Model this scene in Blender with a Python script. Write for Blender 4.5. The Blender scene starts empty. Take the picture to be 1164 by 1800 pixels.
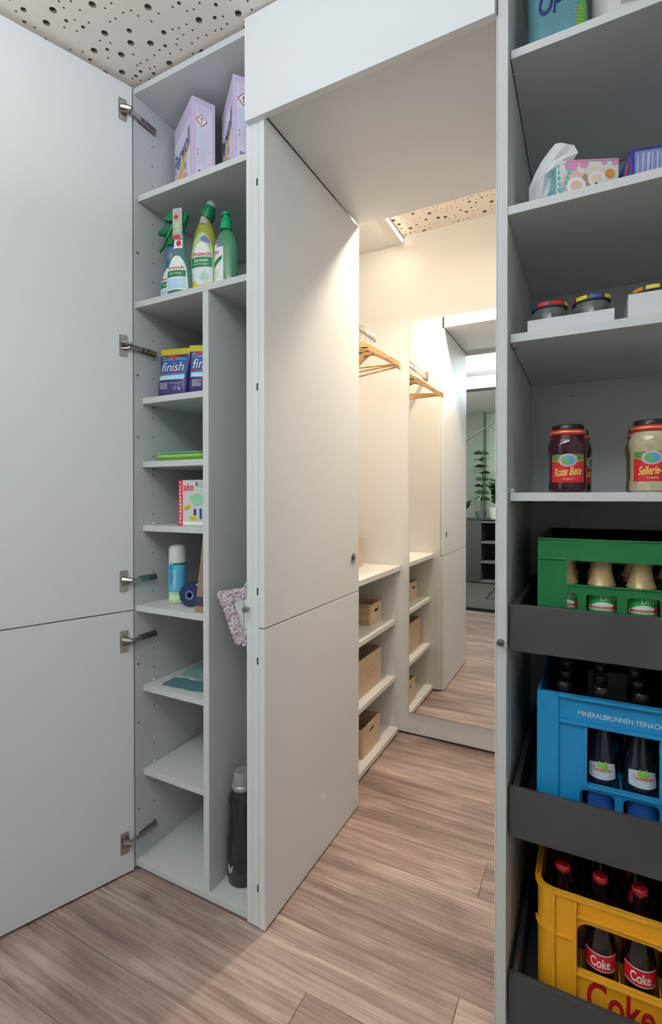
import bpy, bmesh, math, random
from math import sin, cos, pi, radians
from mathutils import Vector, Matrix
from mathutils.geometry import tessellate_polygon
random.seed(7)
S = bpy.context.scene
C = S.collection

# ---------------------------------------------------------------- camera
cd = bpy.data.cameras.new('camera'); cam = bpy.data.objects.new('camera', cd); C.objects.link(cam)
cd.sensor_fit = 'AUTO'; cd.sensor_width = 36; cd.lens = 867.68 / 1800 * 36
cd.shift_y = -20 / 1800; cd.clip_start = .02
cam.location = (0, 0, 1.2)
cam.rotation_euler = (pi / 2 - .0074, 0, .479)
S.camera = cam

# ---------------------------------------------------------------- world + lights + exposure
w = bpy.data.worlds.new('world'); S.world = w; w.use_nodes = True
w.node_tree.nodes['Background'].inputs[0].default_value = (.55, .6, .68, 1)
w.node_tree.nodes['Background'].inputs[1].default_value = .3
def area(name, loc, target, sx, sy, power, col, spread=180):
    l = bpy.data.lights.new(name, 'AREA'); l.shape = 'RECTANGLE'; l.size = sx; l.size_y = sy
    l.energy = power; l.color = col; l.spread = radians(spread)
    o = bpy.data.objects.new(name, l); C.objects.link(o); o.location = loc
    o.rotation_euler = (Vector(target) - Vector(loc)).to_track_quat('-Z', 'Y').to_euler()
    return o
COOL = (.75, .88, 1.0); WARM = (1.0, .82, .61)
area('room_light', (-.20, -.35, 2.38), (-.75, 1.2, 1.85), 1.1, .4, 8.6, COOL)
area('ceiling_fill', (-.75, -.12, 2.02), (-.75, -.10, 3), 1.0, .3, 11.5, (.96, .98, 1))  # added fill aimed upward to brighten the ceiling, not a real fixture
area('hall_light', (-1.2, -1.05, 2.49), (-1.2, -1.6, 0), 1.6, .4, 70, (1, 1, .98))
def disc(loc, target, power, size, spread):
    l = bpy.data.lights.new('closet_spot', 'AREA'); l.shape = 'DISK'; l.size = size; l.energy = power; l.color = WARM; l.spread = radians(spread)
    o = bpy.data.objects.new('closet_spot', l); C.objects.link(o); o.location = loc
    o.rotation_euler = (Vector(target) - Vector(loc)).to_track_quat('-Z', 'Y').to_euler()
disc((-.57, 1.95, 2.490), (-.90, 1.45, .6), 7.8, .08, 125)
disc((.02, 1.95, 2.490), (-.10, 1.85, 0), 3.8, .12, 160)  # added second lamp, general fill to even out the closet
area('niche_strip_light', (-.845, 2.03, 2.468), (-1.15, 2.03, 1.5), .50, .015, 1.0, WARM)
S.view_settings.view_transform = 'Standard'; S.view_settings.look = 'None'
S.view_settings.gamma = 1; S.view_settings.use_curve_mapping = False
S.view_settings.exposure = .35

# ---------------------------------------------------------------- materials
MATS = {}
def mat(name, col, rough=.5, metal=0, bump=0, bscale=200, trans=0, spec=.5, coat=0, ior=1.45, vary=0, vscale=8, emit=0):
    if name in MATS: return MATS[name]
    m = bpy.data.materials.new(name); m.use_nodes = True; nt = m.node_tree; b = nt.nodes['Principled BSDF']
    b.inputs['Base Color'].default_value = (*col, 1); b.inputs['Roughness'].default_value = rough
    b.inputs['Metallic'].default_value = metal; b.inputs['Transmission Weight'].default_value = trans
    b.inputs['Specular IOR Level'].default_value = spec; b.inputs['Coat Weight'].default_value = coat
    b.inputs['IOR'].default_value = ior
    if emit:
        b.inputs['Emission Color'].default_value = (*col, 1); b.inputs['Emission Strength'].default_value = emit
    if bump or vary:
        tc = nt.nodes.new('ShaderNodeTexCoord'); n = nt.nodes.new('ShaderNodeTexNoise')
        nt.links.new(tc.outputs['Object'], n.inputs['Vector']); n.inputs['Scale'].default_value = bscale
    if bump:
        bp = nt.nodes.new('ShaderNodeBump'); bp.inputs['Strength'].default_value = bump; bp.inputs['Distance'].default_value = .001
        nt.links.new(n.outputs['Fac'], bp.inputs['Height']); nt.links.new(bp.outputs['Normal'], b.inputs['Normal'])
    if vary:
        n2 = nt.nodes.new('ShaderNodeTexNoise'); n2.inputs['Scale'].default_value = vscale; n2.inputs['Detail'].default_value = 4
        nt.links.new(tc.outputs['Object'], n2.inputs['Vector'])
        mx = nt.nodes.new('ShaderNodeMix'); mx.data_type = 'RGBA'
        mx.inputs[6].default_value = (*[c * (1 - vary) for c in col], 1); mx.inputs[7].default_value = (*[min(1, c * (1 + vary)) for c in col], 1)
        nt.links.new(n2.outputs['Fac'], mx.inputs[0]); nt.links.new(mx.outputs[2], b.inputs['Base Color'])
    MATS[name] = m; return m

def wood_mat(name, c0, c1, c2, axis='X', gx=1.2, gy=22, rnd=True, rough=.45, knots=True):
    m = bpy.data.materials.new(name); m.use_nodes = True; nt = m.node_tree; b = nt.nodes['Principled BSDF']
    N = nt.nodes.new; L = nt.links.new
    tc = N('ShaderNodeTexCoord'); oi = N('ShaderNodeObjectInfo')
    off = N('ShaderNodeVectorMath'); off.operation = 'SCALE'; off.inputs['Scale'].default_value = 37.0
    cx = N('ShaderNodeCombineXYZ'); L(oi.outputs['Random'], cx.inputs[0]); L(oi.outputs['Random'], cx.inputs[1]); L(oi.outputs['Random'], cx.inputs[2])
    L(cx.outputs[0], off.inputs[0])
    add = N('ShaderNodeVectorMath'); add.operation = 'ADD'; L(tc.outputs['Object'], add.inputs[0]); L(off.outputs[0], add.inputs[1])
    def grain(s, sc, det, dist):
        mp = N('ShaderNodeMapping'); mp.inputs['Scale'].default_value = s; L(add.outputs[0], mp.inputs[0])
        n = N('ShaderNodeTexNoise'); n.inputs['Scale'].default_value = sc; n.inputs['Detail'].default_value = det; n.inputs['Distortion'].default_value = dist
        L(mp.outputs[0], n.inputs['Vector']); return n
    sc = (gx, gy, gy) if axis == 'X' else ((gy, gx, gy) if axis == 'Y' else (gy, gy, gx))
    n1 = grain(sc, 1.0, 6, .6); n2 = grain((gx * 5, gy * 5, gy * 5), 1.0, 4, .2); n3 = grain((gx * 1.3, gx * 4, gx * 4), 1.0, 3, 1.5)
    r = N('ShaderNodeValToRGB'); e = r.color_ramp.elements
    e[0].position = .33; e[0].color = (*c0, 1); e[1].position = .68; e[1].color = (*c2, 1); x = e.new(.5); x.color = (*c1, 1)
    mixf = N('ShaderNodeMath'); mixf.operation = 'MULTIPLY_ADD'; L(n3.outputs['Fac'], mixf.inputs[0]); mixf.inputs[1].default_value = .5
    s2 = N('ShaderNodeMath'); s2.operation = 'MULTIPLY'; L(n1.outputs['Fac'], s2.inputs[0]); s2.inputs[1].default_value = .5; L(s2.outputs[0], mixf.inputs[2])
    L(mixf.outputs[0], r.inputs[0])
    fm = N('ShaderNodeMix'); fm.data_type = 'RGBA'; fm.blend_type = 'MULTIPLY'; fm.inputs[0].default_value = .62
    fr = N('ShaderNodeValToRGB'); fr.color_ramp.elements[0].position = .36; fr.color_ramp.elements[0].color = (.50, .47, .46, 1); fr.color_ramp.elements[1].position = .56
    L(n2.outputs['Fac'], fr.inputs[0]); L(r.outputs[0], fm.inputs[6]); L(fr.outputs[0], fm.inputs[7])
    last = fm.outputs[2]
    if rnd:
        hm = N('ShaderNodeMix'); hm.data_type = 'RGBA'; hm.blend_type = 'MULTIPLY'; hm.inputs[0].default_value = 1
        rr = N('ShaderNodeValToRGB'); rr.color_ramp.elements[0].color = (.77, .72, .71, 1); rr.color_ramp.elements[1].color = (1.12, 1.11, 1.10, 1)
        L(oi.outputs['Random'], rr.inputs[0]); L(last, hm.inputs[6]); L(rr.outputs[0], hm.inputs[7]); last = hm.outputs[2]
    if knots:
        mp = N('ShaderNodeMapping'); mp.inputs['Scale'].default_value = (2.2, 5.5, 1); L(add.outputs[0], mp.inputs[0])
        v = N('ShaderNodeTexVoronoi'); v.inputs['Scale'].default_value = 1.3; L(mp.outputs[0], v.inputs['Vector'])
        kr = N('ShaderNodeValToRGB'); kr.color_ramp.elements[0].position = .03; kr.color_ramp.elements[0].color = (.45, .4, .38, 1)
        kr.color_ramp.elements[1].position = .13; kr.color_ramp.elements[1].color = (1, 1, 1, 1)
        L(v.outputs['Distance'], kr.inputs[0])
        km = N('ShaderNodeMix'); km.data_type = 'RGBA'; km.blend_type = 'MULTIPLY'; km.inputs[0].default_value = .8
        L(last, km.inputs[6]); L(kr.outputs[0], km.inputs[7]); last = km.outputs[2]
    L(last, b.inputs['Base Color']); b.inputs['Roughness'].default_value = rough
    bp = N('ShaderNodeBump'); bp.inputs['Strength'].default_value = .25; bp.inputs['Distance'].default_value = .0006
    L(n2.outputs['Fac'], bp.inputs['Height']); L(bp.outputs['Normal'], b.inputs['Normal'])
    MATS[name] = m; return m

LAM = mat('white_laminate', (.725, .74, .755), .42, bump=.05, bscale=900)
LAMI = mat('white_laminate_shaded', (.60, .615, .62), .5, bump=.04, bscale=900)  # same white laminate as the fronts, interior shade put into the colour
LAMC = mat('closet_laminate', (.74, .735, .72), .45, bump=.05, bscale=900)
GAP = mat('dark_joint', (.03, .03, .03), .8)
METAL = mat('nickel', (.60, .56, .53), .28, 1)
METALD = mat('dark_nickel', (.36, .33, .31), .32, 1)
STEEL = mat('steel', (.35, .35, .36), .3, 1)
BLACKHOLE = mat('hole_black', (.015, .015, .015), .8)
ANTH = mat('anthracite_metal', (.062, .058, .062), .55, bump=.1, bscale=600)
FLOORM = wood_mat('oak_floor', (.21, .146, .130), (.41, .30, .262), (.66, .53, .48), gx=1.1, gy=27)
BIRCH = wood_mat('birch', (.66, .46, .29), (.74, .54, .36), (.80, .61, .43), axis='Y', gx=3, gy=50, rnd=False, knots=False)
HANGW = wood_mat('hanger_wood', (.72, .44, .19), (.80, .52, .25), (.86, .60, .32), gx=6, gy=80, rnd=False, knots=False, rough=.35)
CEILM = mat('ceiling_board', (.84, .765, .70), .8, bump=.05, bscale=400)
CEILH = mat('ceiling_hole', (.30, .25, .21), .9)
PLAST = mat('clear_pin', (.75, .77, .78), .2)

# ---------------------------------------------------------------- mesh helpers
class MB:
    def __init__(s): s.v = []; s.f = []
    def add(s, vs, fs):
        n = len(s.v); s.v += [tuple(p) for p in vs]; s.f += [tuple(i + n for i in f) for f in fs]; return s
    def box(s, x0, x1, y0, y1, z0, z1):
        vs = [(x, y, z) for z in (z0, z1) for y in (y0, y1) for x in (x0, x1)]
        return s.add(vs, [(0, 2, 3, 1), (4, 5, 7, 6), (0, 1, 5, 4), (2, 6, 7, 3), (0, 4, 6, 2), (1, 3, 7, 5)])
    def lathe(s, prof, seg=32, cx=0, cy=0, cap=True, sx=1, sy=1, z0=0):
        n = len(s.v); k = len(prof); vs = []
        for r, z in prof:
            for i in range(seg):
                a = 2 * pi * i / seg; vs.append((cx + r * cos(a) * sx, cy + r * sin(a) * sy, z + z0))
        fs = [(j * seg + i, j * seg + (i + 1) % seg, (j + 1) * seg + (i + 1) % seg, (j + 1) * seg + i) for j in range(k - 1) for i in range(seg)]
        if cap: fs += [tuple(range(seg - 1, -1, -1)), tuple((k - 1) * seg + i for i in range(seg))]
        return s.add(vs, fs)
    def tube(s, pts, r, seg=8):
        pts = [Vector(p) for p in pts]; vs = []; k = len(pts); up = None
        for i, p in enumerate(pts):
            t = (pts[min(i + 1, k - 1)] - pts[max(i - 1, 0)]).normalized()
            a = (up if up is not None else (Vector((0, 0, 1)) if abs(t.z) < .9 else Vector((1, 0, 0))))
            u = (a - t * a.dot(t)).normalized(); up = u; v = t.cross(u)
            rr = r[i] if isinstance(r, (list, tuple)) else r
            vs += [p + (u * cos(2 * pi * q / seg) + v * sin(2 * pi * q / seg)) * rr for q in range(seg)]
        fs = [(j * seg + i, j * seg + (i + 1) % seg, (j + 1) * seg + (i + 1) % seg, (j + 1) * seg + i) for j in range(k - 1) for i in range(seg)]
        fs += [tuple(range(seg - 1, -1, -1)), tuple((k - 1) * seg + i for i in range(seg))]
        return s.add(vs, fs)
    def plate(s, outer, holes, t0, t1, fn=lambda u, v, t: (u, t, v)):
        """flat plate with holes; fn maps (u, v, depth) to a point"""
        loops = [[Vector((u, v, 0)) for u, v in l] for l in [outer] + holes]
        tri = tessellate_polygon(loops); flat = [p for l in loops for p in l]; n = len(flat)
        vs = [fn(p.x, p.y, t0) for p in flat] + [fn(p.x, p.y, t1) for p in flat]
        fs = [tuple(t) for t in tri] + [tuple(i + n for i in reversed(t)) for t in tri]
        o = 0
        for l in loops:
            m = len(l); fs += [(o + i, o + (i + 1) % m, n + o + (i + 1) % m, n + o + i) for i in range(m)]; o += m
        return s.add(vs, fs)
    def blob(s, c, r, seg=6, rings=4, sz=(1, 1, 1)):
        vs = []; 
        for j in range(1, rings):
            for i in range(seg):
                a = 2 * pi * i / seg; b = pi * j / rings
                vs.append((c[0] + r * sin(b) * cos(a) * sz[0], c[1] + r * sin(b) * sin(a) * sz[1], c[2] + r * cos(b) * sz[2]))
        vs += [(c[0], c[1], c[2] + r * sz[2]), (c[0], c[1], c[2] - r * sz[2])]; T = len(vs) - 2; B = T + 1
        fs = [(j * seg + i, (j + 1) * seg + i, (j + 1) * seg + (i + 1) % seg, j * seg + (i + 1) % seg) for j in range(rings - 2) for i in range(seg)]
        fs += [(T, i, (i + 1) % seg) for i in range(seg)] + [(B, (rings - 2) * seg + (i + 1) % seg, (rings - 2) * seg + i) for i in range(seg)]
        return s.add(vs, fs)
    def build(s, name, m, parent=None, smooth=False, bevel=0, bseg=2, label=None, loc=None, rot=None):
        me = bpy.data.meshes.new(name); me.from_pydata(s.v, [], s.f); me.update()
        bm = bmesh.new(); bm.from_mesh(me); bmesh.ops.recalc_face_normals(bm, faces=bm.faces); bm.to_mesh(me); bm.free()
        if smooth:
            me.polygons.foreach_set('use_smooth', [True] * len(me.polygons))
            try: me.set_sharp_from_angle(angle=radians(38))
            except Exception: pass
        o = bpy.data.objects.new(name, me); C.objects.link(o)
        for mm in (m if isinstance(m, (list, tuple)) else [m]): me.materials.append(mm)
        if parent: o.parent = parent
        if loc: o.location = loc
        if rot: o.rotation_euler = rot
        if bevel:
            b = o.modifiers.new('bevel', 'BEVEL'); b.width = bevel; b.segments = bseg; b.limit_method = 'ANGLE'; b.angle_limit = radians(40)
        if label: o['label'] = label
        return o
def box(name, m, parent, x0, x1, y0, y1, z0, z1, bevel=.0008, **k):
    return MB().box(x0, x1, y0, y1, z0, z1).build(name, m, parent, bevel=bevel, **k)
def tag(o, label=None, cat=None, group=None, kind=None):
    if label: o['label'] = label
    if cat: o['category'] = cat
    if group: o['group'] = group
    if kind: o['kind'] = kind
    return o
def empty(name, loc=(0, 0, 0), rz=0, **k):
    o = bpy.data.objects.new(name, None); C.objects.link(o); o.location = loc; o.rotation_euler = (0, 0, rz); o.empty_display_size = .05
    return tag(o, **k)
def dup(root, loc=None, rz=None, label=None):
    r = root.copy(); C.objects.link(r)
    if loc: r.location = loc
    if rz is not None: r.rotation_euler[2] = rz
    if label: r['label'] = label
    for ch in list(root.children):
        c = ch.copy(); C.objects.link(c); c.parent = r
        for g in list(ch.children):
            d = g.copy(); C.objects.link(d); d.parent = c
    return r
def rrect(u0, u1, v0, v1, r, n=5):
    if not isinstance(r, (list, tuple)): r = [r] * 4      # bl, br, tr, tl
    P = []
    for (cu, cv, rr, a0) in ((u0 + r[0], v0 + r[0], r[0], pi), (u1 - r[1], v0 + r[1], r[1], 1.5 * pi), (u1 - r[2], v1 - r[2], r[2], 0), (u0 + r[3], v1 - r[3], r[3], .5 * pi)):
        for i in range(n + 1):
            a = a0 + pi / 2 * i / n; P.append((cu + rr * cos(a), cv + rr * sin(a)))
    return P
def ell(cu, cv, a, b, n=24): return [(cu + a * cos(2 * pi * i / n), cv + b * sin(2 * pi * i / n)) for i in range(n)]
# surfaces for flat print: a function (u, v, offset) -> local point
def plane(O, ux, uz, n):
    O, ux, uz, n = map(Vector, (O, ux, uz, n)); return lambda u, v, e: O + ux * u + uz * v + n * e
def front(y): return lambda u, v, e: Vector((u, y - e, v))
def cyl(rf, cx=0, cy=0, a0=-pi / 2, sx=1, sy=1):
    def fn(u, v, e):
        r = rf(v) if callable(rf) else rf; a = a0 + u / (r if r > .001 else .001)
        return Vector((cx + (r * sx + e) * cos(a), cy + (r * sy + e) * sin(a), v))
    return fn
def patch(name, m, parent, surf, u0, u1, v0, v1, e=.0005, nu=12, nv=6, top=None, bot=None, label=None, smooth=True):
    b = MB(); vs = []
    for j in range(nv + 1):
        for i in range(nu + 1):
            u = u0 + (u1 - u0) * i / nu; t = j / nv
            lo = bot(i / nu) if bot else v0; hi = top(i / nu) if top else v1
            vs.append(surf(u, lo + (hi - lo) * t, e))
    fs = [(j * (nu + 1) + i, j * (nu + 1) + i + 1, (j + 1) * (nu + 1) + i + 1, (j + 1) * (nu + 1) + i) for j in range(nv) for i in range(nu)]
    return b.add(vs, fs).build(name, m, parent, smooth=smooth, label=label)
def poly(name, m, parent, surf, pts, e=.0008, label=None, holes=[]):
    loops = [[Vector((u, v, 0)) for u, v in l] for l in [pts] + holes]
    tri = tessellate_polygon(loops); flat = [p for l in loops for p in l]
    return MB().add([surf(p.x, p.y, e) for p in flat], [tuple(t) for t in tri]).build(name, m, parent, label=label)
def polys(name, m, parent, surf, lst, e=.0008, label=None):
    b = MB()
    for pts in lst:
        n = len(pts); mu = sum(p[0] for p in pts) / n; mv = sum(p[1] for p in pts) / n
        if n < 8:
            pts = [(a[0] + (c[0] - a[0]) * k / 3, a[1] + (c[1] - a[1]) * k / 3) for a, c in zip(pts, pts[1:] + pts[:1]) for k in range(3)]; n *= 3
        vs = [surf(mu, mv, e)] + [surf(mu + (u - mu) * k / 3, mv + (v - mv) * k / 3, e) for k in (1, 2, 3) for u, v in pts]
        fs = [(0, 1 + i, 1 + (i + 1) % n) for i in range(n)] + [(1 + k * n + i, 1 + (k + 1) * n + i, 1 + (k + 1) * n + (i + 1) % n, 1 + k * n + (i + 1) % n) for k in (0, 1) for i in range(n)]
        b.add(vs, fs)
    return b.build(name, m, parent, label=label)
def text(body, m, parent, surf, u0, u1, v0, v1, e=.001, bold=0, shear=0, rot=0, name='lettering', wave=None, label=None):
    cu = bpy.data.curves.new('t', 'FONT'); cu.body = body; cu.size = 1; cu.shear = shear; cu.offset = bold; cu.resolution_u = 4; cu.align_x = 'LEFT'
    ob = bpy.data.objects.new('t', cu); C.objects.link(ob)
    dg = bpy.context.evaluated_depsgraph_get(); me = bpy.data.meshes.new_from_object(ob.evaluated_get(dg))
    bpy.data.objects.remove(ob); bpy.data.curves.remove(cu)
    xs = [v.co.x for v in me.vertices]; ys = [v.co.y for v in me.vertices]
    X0, X1, Y0, Y1 = min(xs), max(xs), min(ys), max(ys)
    vs = []
    for v in me.vertices:
        a = (v.co.x - X0) / (X1 - X0); b = (v.co.y - Y0) / (Y1 - Y0)
        u = u0 + (u1 - u0) * a; q = v0 + (v1 - v0) * b + (wave(a) if wave else 0)
        if rot:
            mu, mv = (u0 + u1) / 2, (v0 + v1) / 2; du, dv = u - mu, q - mv
            u = mu + du * cos(rot) - dv * sin(rot); q = mv + du * sin(rot) + dv * cos(rot)
        vs.append(surf(u, q, e))
    fs = [tuple(p.vertices) for p in me.polygons]; bpy.data.meshes.remove(me)
    return MB().add(vs, fs).build(name, m, parent, label=label)
def lines(name, m, parent, surf, rows, e=.0009, th=.0008, label=None):
    b = MB()
    for (u0, u1, v) in rows: b.add([surf(u0, v, e), surf(u1, v, e), surf(u1, v + th, e), surf(u0, v + th, e)], [(0, 1, 2, 3)])
    return b.build(name, m, parent, label=label)
def smallprint(m, parent, surf, u0, u1, v0, v1, n, e=.0009, th=.0009):
    rows = []
    for i in range(n):
        v = v1 - (v1 - v0) * i / max(1, n - 1); u = u0
        end = u1 - (u1 - u0) * random.choice((0, .05, .3))
        while u < end:
            l = min(end - u, random.uniform(.08, .3) * (u1 - u0)); rows.append((u, u + l * .85, v)); u += l
    return lines('small_print', m, parent, surf, rows, e, th)

WHITE = mat('print_white', (.82, .82, .80), .5)
REDP = mat('print_red', (.62, .02, .03), .4)
BLACKP = mat('print_black', (.02, .02, .025), .4)
NAVYP = mat('print_navy', (.03, .035, .22), .4)
GREENP = mat('print_green', (.0, .24, .075), .4)
LGREEN = mat('print_light_green', (.45, .68, .28), .4)
YELP = mat('print_yellow', (.82, .62, .03), .4)
ORANGEP = mat('print_orange', (.80, .30, .04), .4)
TURQ = mat('print_turquoise', (.12, .55, .55), .4)
PINKP = mat('print_pink', (.75, .32, .52), .4)
BLUEP = mat('print_blue', (.05, .25, .60), .4)
LBLUE = mat('print_light_blue', (.45, .68, .85), .4)
GREYP = mat('print_grey', (.33, .33, .38), .5)

# ================================================================= SETTING
Y0 = 1.113; YE = 1.741; YM = 2.385; CZ = 2.512
XL, XR, YB = -2.3, .75, -3.3
fl = MB().box(XL, XR, -.56, YM + .1, -.03, -.009).build('floor', mat('screed', (.06, .05, .045), .9)); tag(fl, 'light brown oak plank floor in wide boards running past the cabinets', kind='structure')
y = 1.025 - .16 * 10; PW = .16
while y < YM + .02:
    xs = [XL]; x = XL + random.uniform(.3, 1.3)
    k = round((y - 1.025) / PW)
    fixed = {3: -.287, 0: -.269, -1: -.6}.get(k)
    if fixed is not None: x = fixed - 2.1
    while x < XL + .15: x += 2.1
    while x < XR - .1: xs.append(x); x += 2.1
    xs.append(XR)
    for a, b in zip(xs, xs[1:]):
        y1 = min(y + PW, YM + .03); yy = max(y, -.555)
        if y1 - yy > .02:
            cx, cy = (a + b) / 2, (yy + y1) / 2
            MB().box((a - b) / 2 + .0005, (b - a) / 2 - .0005, (yy - y1) / 2 + .0005, (y1 - yy) / 2 - .0005, -.009, 0).build('plank', FLOORM, fl, bevel=.0009, bseg=1, loc=(cx, cy, 0))
    y += PW

# ceiling with real perforations, three hole sizes, irregular
def ceiling():
    b = MB(); x0, y0, cell = -2.2, -.3, .026; nx, ny = 106, 104
    used = [[False] * ny for _ in range(nx)]
    rng = random.Random(3); cells = []
    order = [(i, j) for i in range(nx) for j in range(ny)]; rng.shuffle(order)
    for i, j in order[:int(nx * ny * .30)]:
        if i < nx - 1 and j < ny - 1 and not (used[i][j] or used[i + 1][j] or used[i][j + 1] or used[i + 1][j + 1]) and rng.random() < .42:
            for p in (i, i + 1):
                for q in (j, j + 1): used[p][q] = True
            cells.append((i, j, 2, rng.choice((.0095, .0095, .0075))))
    for i in range(nx):
        for j in range(ny):
            if not used[i][j]:
                r = rng.random(); cells.append((i, j, 1, .0032 if r < .62 else (.0055 if r < .72 else 0)))
    hb = MB()
    for i, j, s, r in cells:
        xa, ya = x0 + i * cell, y0 + j * cell; L = s * cell
        if r == 0: b.add([(xa, ya, CZ), (xa + L, ya, CZ), (xa + L, ya + L, CZ), (xa, ya + L, CZ)], [(0, 3, 2, 1)]); continue
        mg = r + .003; cx = xa + rng.uniform(mg, L - mg); cy = ya + rng.uniform(mg, L - mg)
        n = 12 if r > .005 else 8; q = n // 4
        ring = [(cx + r * cos(2 * pi * (k + .5) / n - 3 * pi / 4), cy + r * sin(2 * pi * (k + .5) / n - 3 * pi / 4)) for k in range(n)]
        cor = [(xa, ya), (xa + L, ya), (xa + L, ya + L), (xa, ya + L)]
        vs = [(*p, CZ) for p in cor] + [(*p, CZ) for p in ring]; fs = []
        # side c lies between corners c and c+1, ring points c*q..c*q+q-1 face it
        for c in range(4):
            pts = [4 + c * q + t for t in range(q)]; c2 = (c + 1) % 4
            fs.append((c, c2) + tuple(reversed(pts)))
            fs.append((c2, 4 + ((c + 1) * q) % n, pts[-1]))
        b.add(vs, fs)
        hv = [(*p, CZ) for p in ring] + [(*p, CZ + .011) for p in ring]
        hb.add(hv, [(k, (k + 1) % n, n + (k + 1) % n, n + k) for k in range(n)] + [tuple(n + k for k in range(n))])
    X1 = x0 + nx * cell; Y1 = y0 + ny * cell
    def rect(xa, xb, ya, yb): b.add([(xa, ya, CZ), (xb, ya, CZ), (xb, yb, CZ), (xa, yb, CZ)], [(0, 3, 2, 1)])
    rect(XL, x0, YB, YM + .1); rect(X1, XR, YB, YM + .1); rect(x0, X1, YB, y0); rect(x0, X1, Y1, YM + .1)
    o = b.build('ceiling', CEILM); tag(o, 'beige acoustic ceiling board with scattered round holes', kind='structure')
    h = hb.build('perforation', CEILH, o); h['kind'] = 'stuff'
    box('ceiling_backing', CEILH, o, XL, XR, YB, YM + .1, CZ + .0125, CZ + .04, 0)
ceiling()

def struct(name, m, x0, x1, y0, y1, z0, z1, label=None, bevel=0):
    return tag(box(name, m, None, x0, x1, y0, y1, z0, z1, bevel), label, kind='structure')
PAINT = mat('room_paint', (.68, .69, .69), .8)
struct('wall_left', PAINT, XL - .1, XL, YB, YM + .1, 0, CZ, 'plain pale wall behind the opened cabinet door')
struct('wall_right', PAINT, XR, XR + .1, YB, YM + .1, 0, CZ, 'plain pale wall at the right end of the storage room')
wb = struct('wall_back', LAMC, XL, XR, YM, YM + .1, .012, CZ, 'warm white panelled closet wall carrying the mirror')
struct('wall_front', mat('hall_paint', (.52, .60, .50), .8), XL, XR, YB - .1, YB, 0, CZ, 'pale green far wall behind the glass partition')
struct('floor.001', mat('dark_carpet', (.075, .070, .066), .95, bump=.5, bscale=300), XL, XR, YB, -.56, -.03, -.002, 'dark grey carpet beyond the glass partition')
# glass partition behind the camera (seen in the mirror)
gp = empty('window_1', (0, -.56, 0), label='full-height glass partition with pale top rail, seen in the mirror', kind='structure')
GLASS = mat('pane_glass', (.86, .93, .90), .02, trans=1, ior=1.05, spec=.3)
ALU = mat('pale_aluminium', (.50, .56, .64), .3, .2)
for a, b in ((XL + .01, -1.22 - .30), (-1.52 + .004, -.30), (-.296, XR - .01)):
    box('pane', GLASS, gp, a, b, -.005, .005, .03, 2.33, 0)
box('top_rail', ALU, gp, XL + .01, XR - .01, -.03, .03, 2.335, 2.47, .01, label='pale aluminium top rail')
box('gasket', GAP, gp, XL + .01, XR - .01, -.012, .012, 2.31, 2.335, 0)
box('bottom_rail', GAP, gp, XL + .01, XR - .01, -.012, .012, 0, .03, 0)
struct('trim_2', mat('grey_strip', (.36, .38, .37), .6), XL, XR, -.58, -.54, 2.47, CZ, 'narrow pale strip between partition rail and ceiling')

# passage header (trim_1): front panel + soffit box
tr = empty('trim_1', (0, 0, 0), label='white boxed header over the closet passage', kind='structure')
box('front_panel', LAM, tr, -.835, -.178, 1.095, 1.1135, 2.226, 2.506, .0008)
box('soffit', LAM, tr, -.7825, -.177, 1.114, YE, 2.2405, 2.50, .0008)
# passage door folded open into the passage
dr = empty('door_1', (-.783, Y0, 0), label='warm white closet door in two leaves, swung open into the passage', kind='structure')
up = box('upper_leaf', LAM, dr, -.019, 0, 0, YE - Y0, .840, 2.236, .0008)
lo = box('lower_leaf', LAM, dr, -.019, 0, 0, YE - Y0, .006, .8365, .0008)
lk = empty('lock', (0, .573, .968)); lk.parent = dr
def ring(r0, r1, x0, x1, n=28): return MB().plate(ell(0, 0, r1, r1, n), [ell(0, 0, r0, r0, n)], x0, x1, lambda u, v, t: (t, u, v))
ring(.0125, .0205, 0, .0025).build('rosette', METAL, lk, smooth=True)
MB().plate(ell(0, 0, .0124, .0124), [], 0, .0006, lambda u, v, t: (t, u, v)).build('cylinder', METALD, lk)
MB().plate(ell(0, .003, .0052, .0052, 14), [], .0007, .0014, lambda u, v, t: (t, u, v)).build('keyhole', BLACKHOLE, lk)
MB().box(.0006, .0014, -.0018, .0018, -.009, .001).build('keyway', BLACKHOLE, lk)

# ================================================================= LEFT TALL CABINET
T = .019
lc = empty('tall_cabinet', (0, 0, 0), label='white tall cabinet with opened door, narrow broom compartment and cleaning supplies', cat='cabinet')
YB1 = 1.62
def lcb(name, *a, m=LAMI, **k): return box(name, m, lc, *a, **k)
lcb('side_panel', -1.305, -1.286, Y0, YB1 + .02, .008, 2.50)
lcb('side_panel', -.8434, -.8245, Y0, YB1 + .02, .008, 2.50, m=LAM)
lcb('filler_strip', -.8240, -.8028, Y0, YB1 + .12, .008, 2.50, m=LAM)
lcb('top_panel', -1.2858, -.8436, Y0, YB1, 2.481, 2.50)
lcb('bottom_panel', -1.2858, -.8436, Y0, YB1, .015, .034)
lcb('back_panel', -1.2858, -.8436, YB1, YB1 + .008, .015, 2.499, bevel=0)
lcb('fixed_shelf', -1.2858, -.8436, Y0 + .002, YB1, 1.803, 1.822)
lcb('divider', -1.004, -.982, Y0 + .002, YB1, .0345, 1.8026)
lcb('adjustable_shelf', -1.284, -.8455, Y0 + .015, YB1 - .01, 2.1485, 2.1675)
lcb('fixed_shelf', -1.2858, -1.0042, Y0 + .002, YB1, .834, .853)
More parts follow.
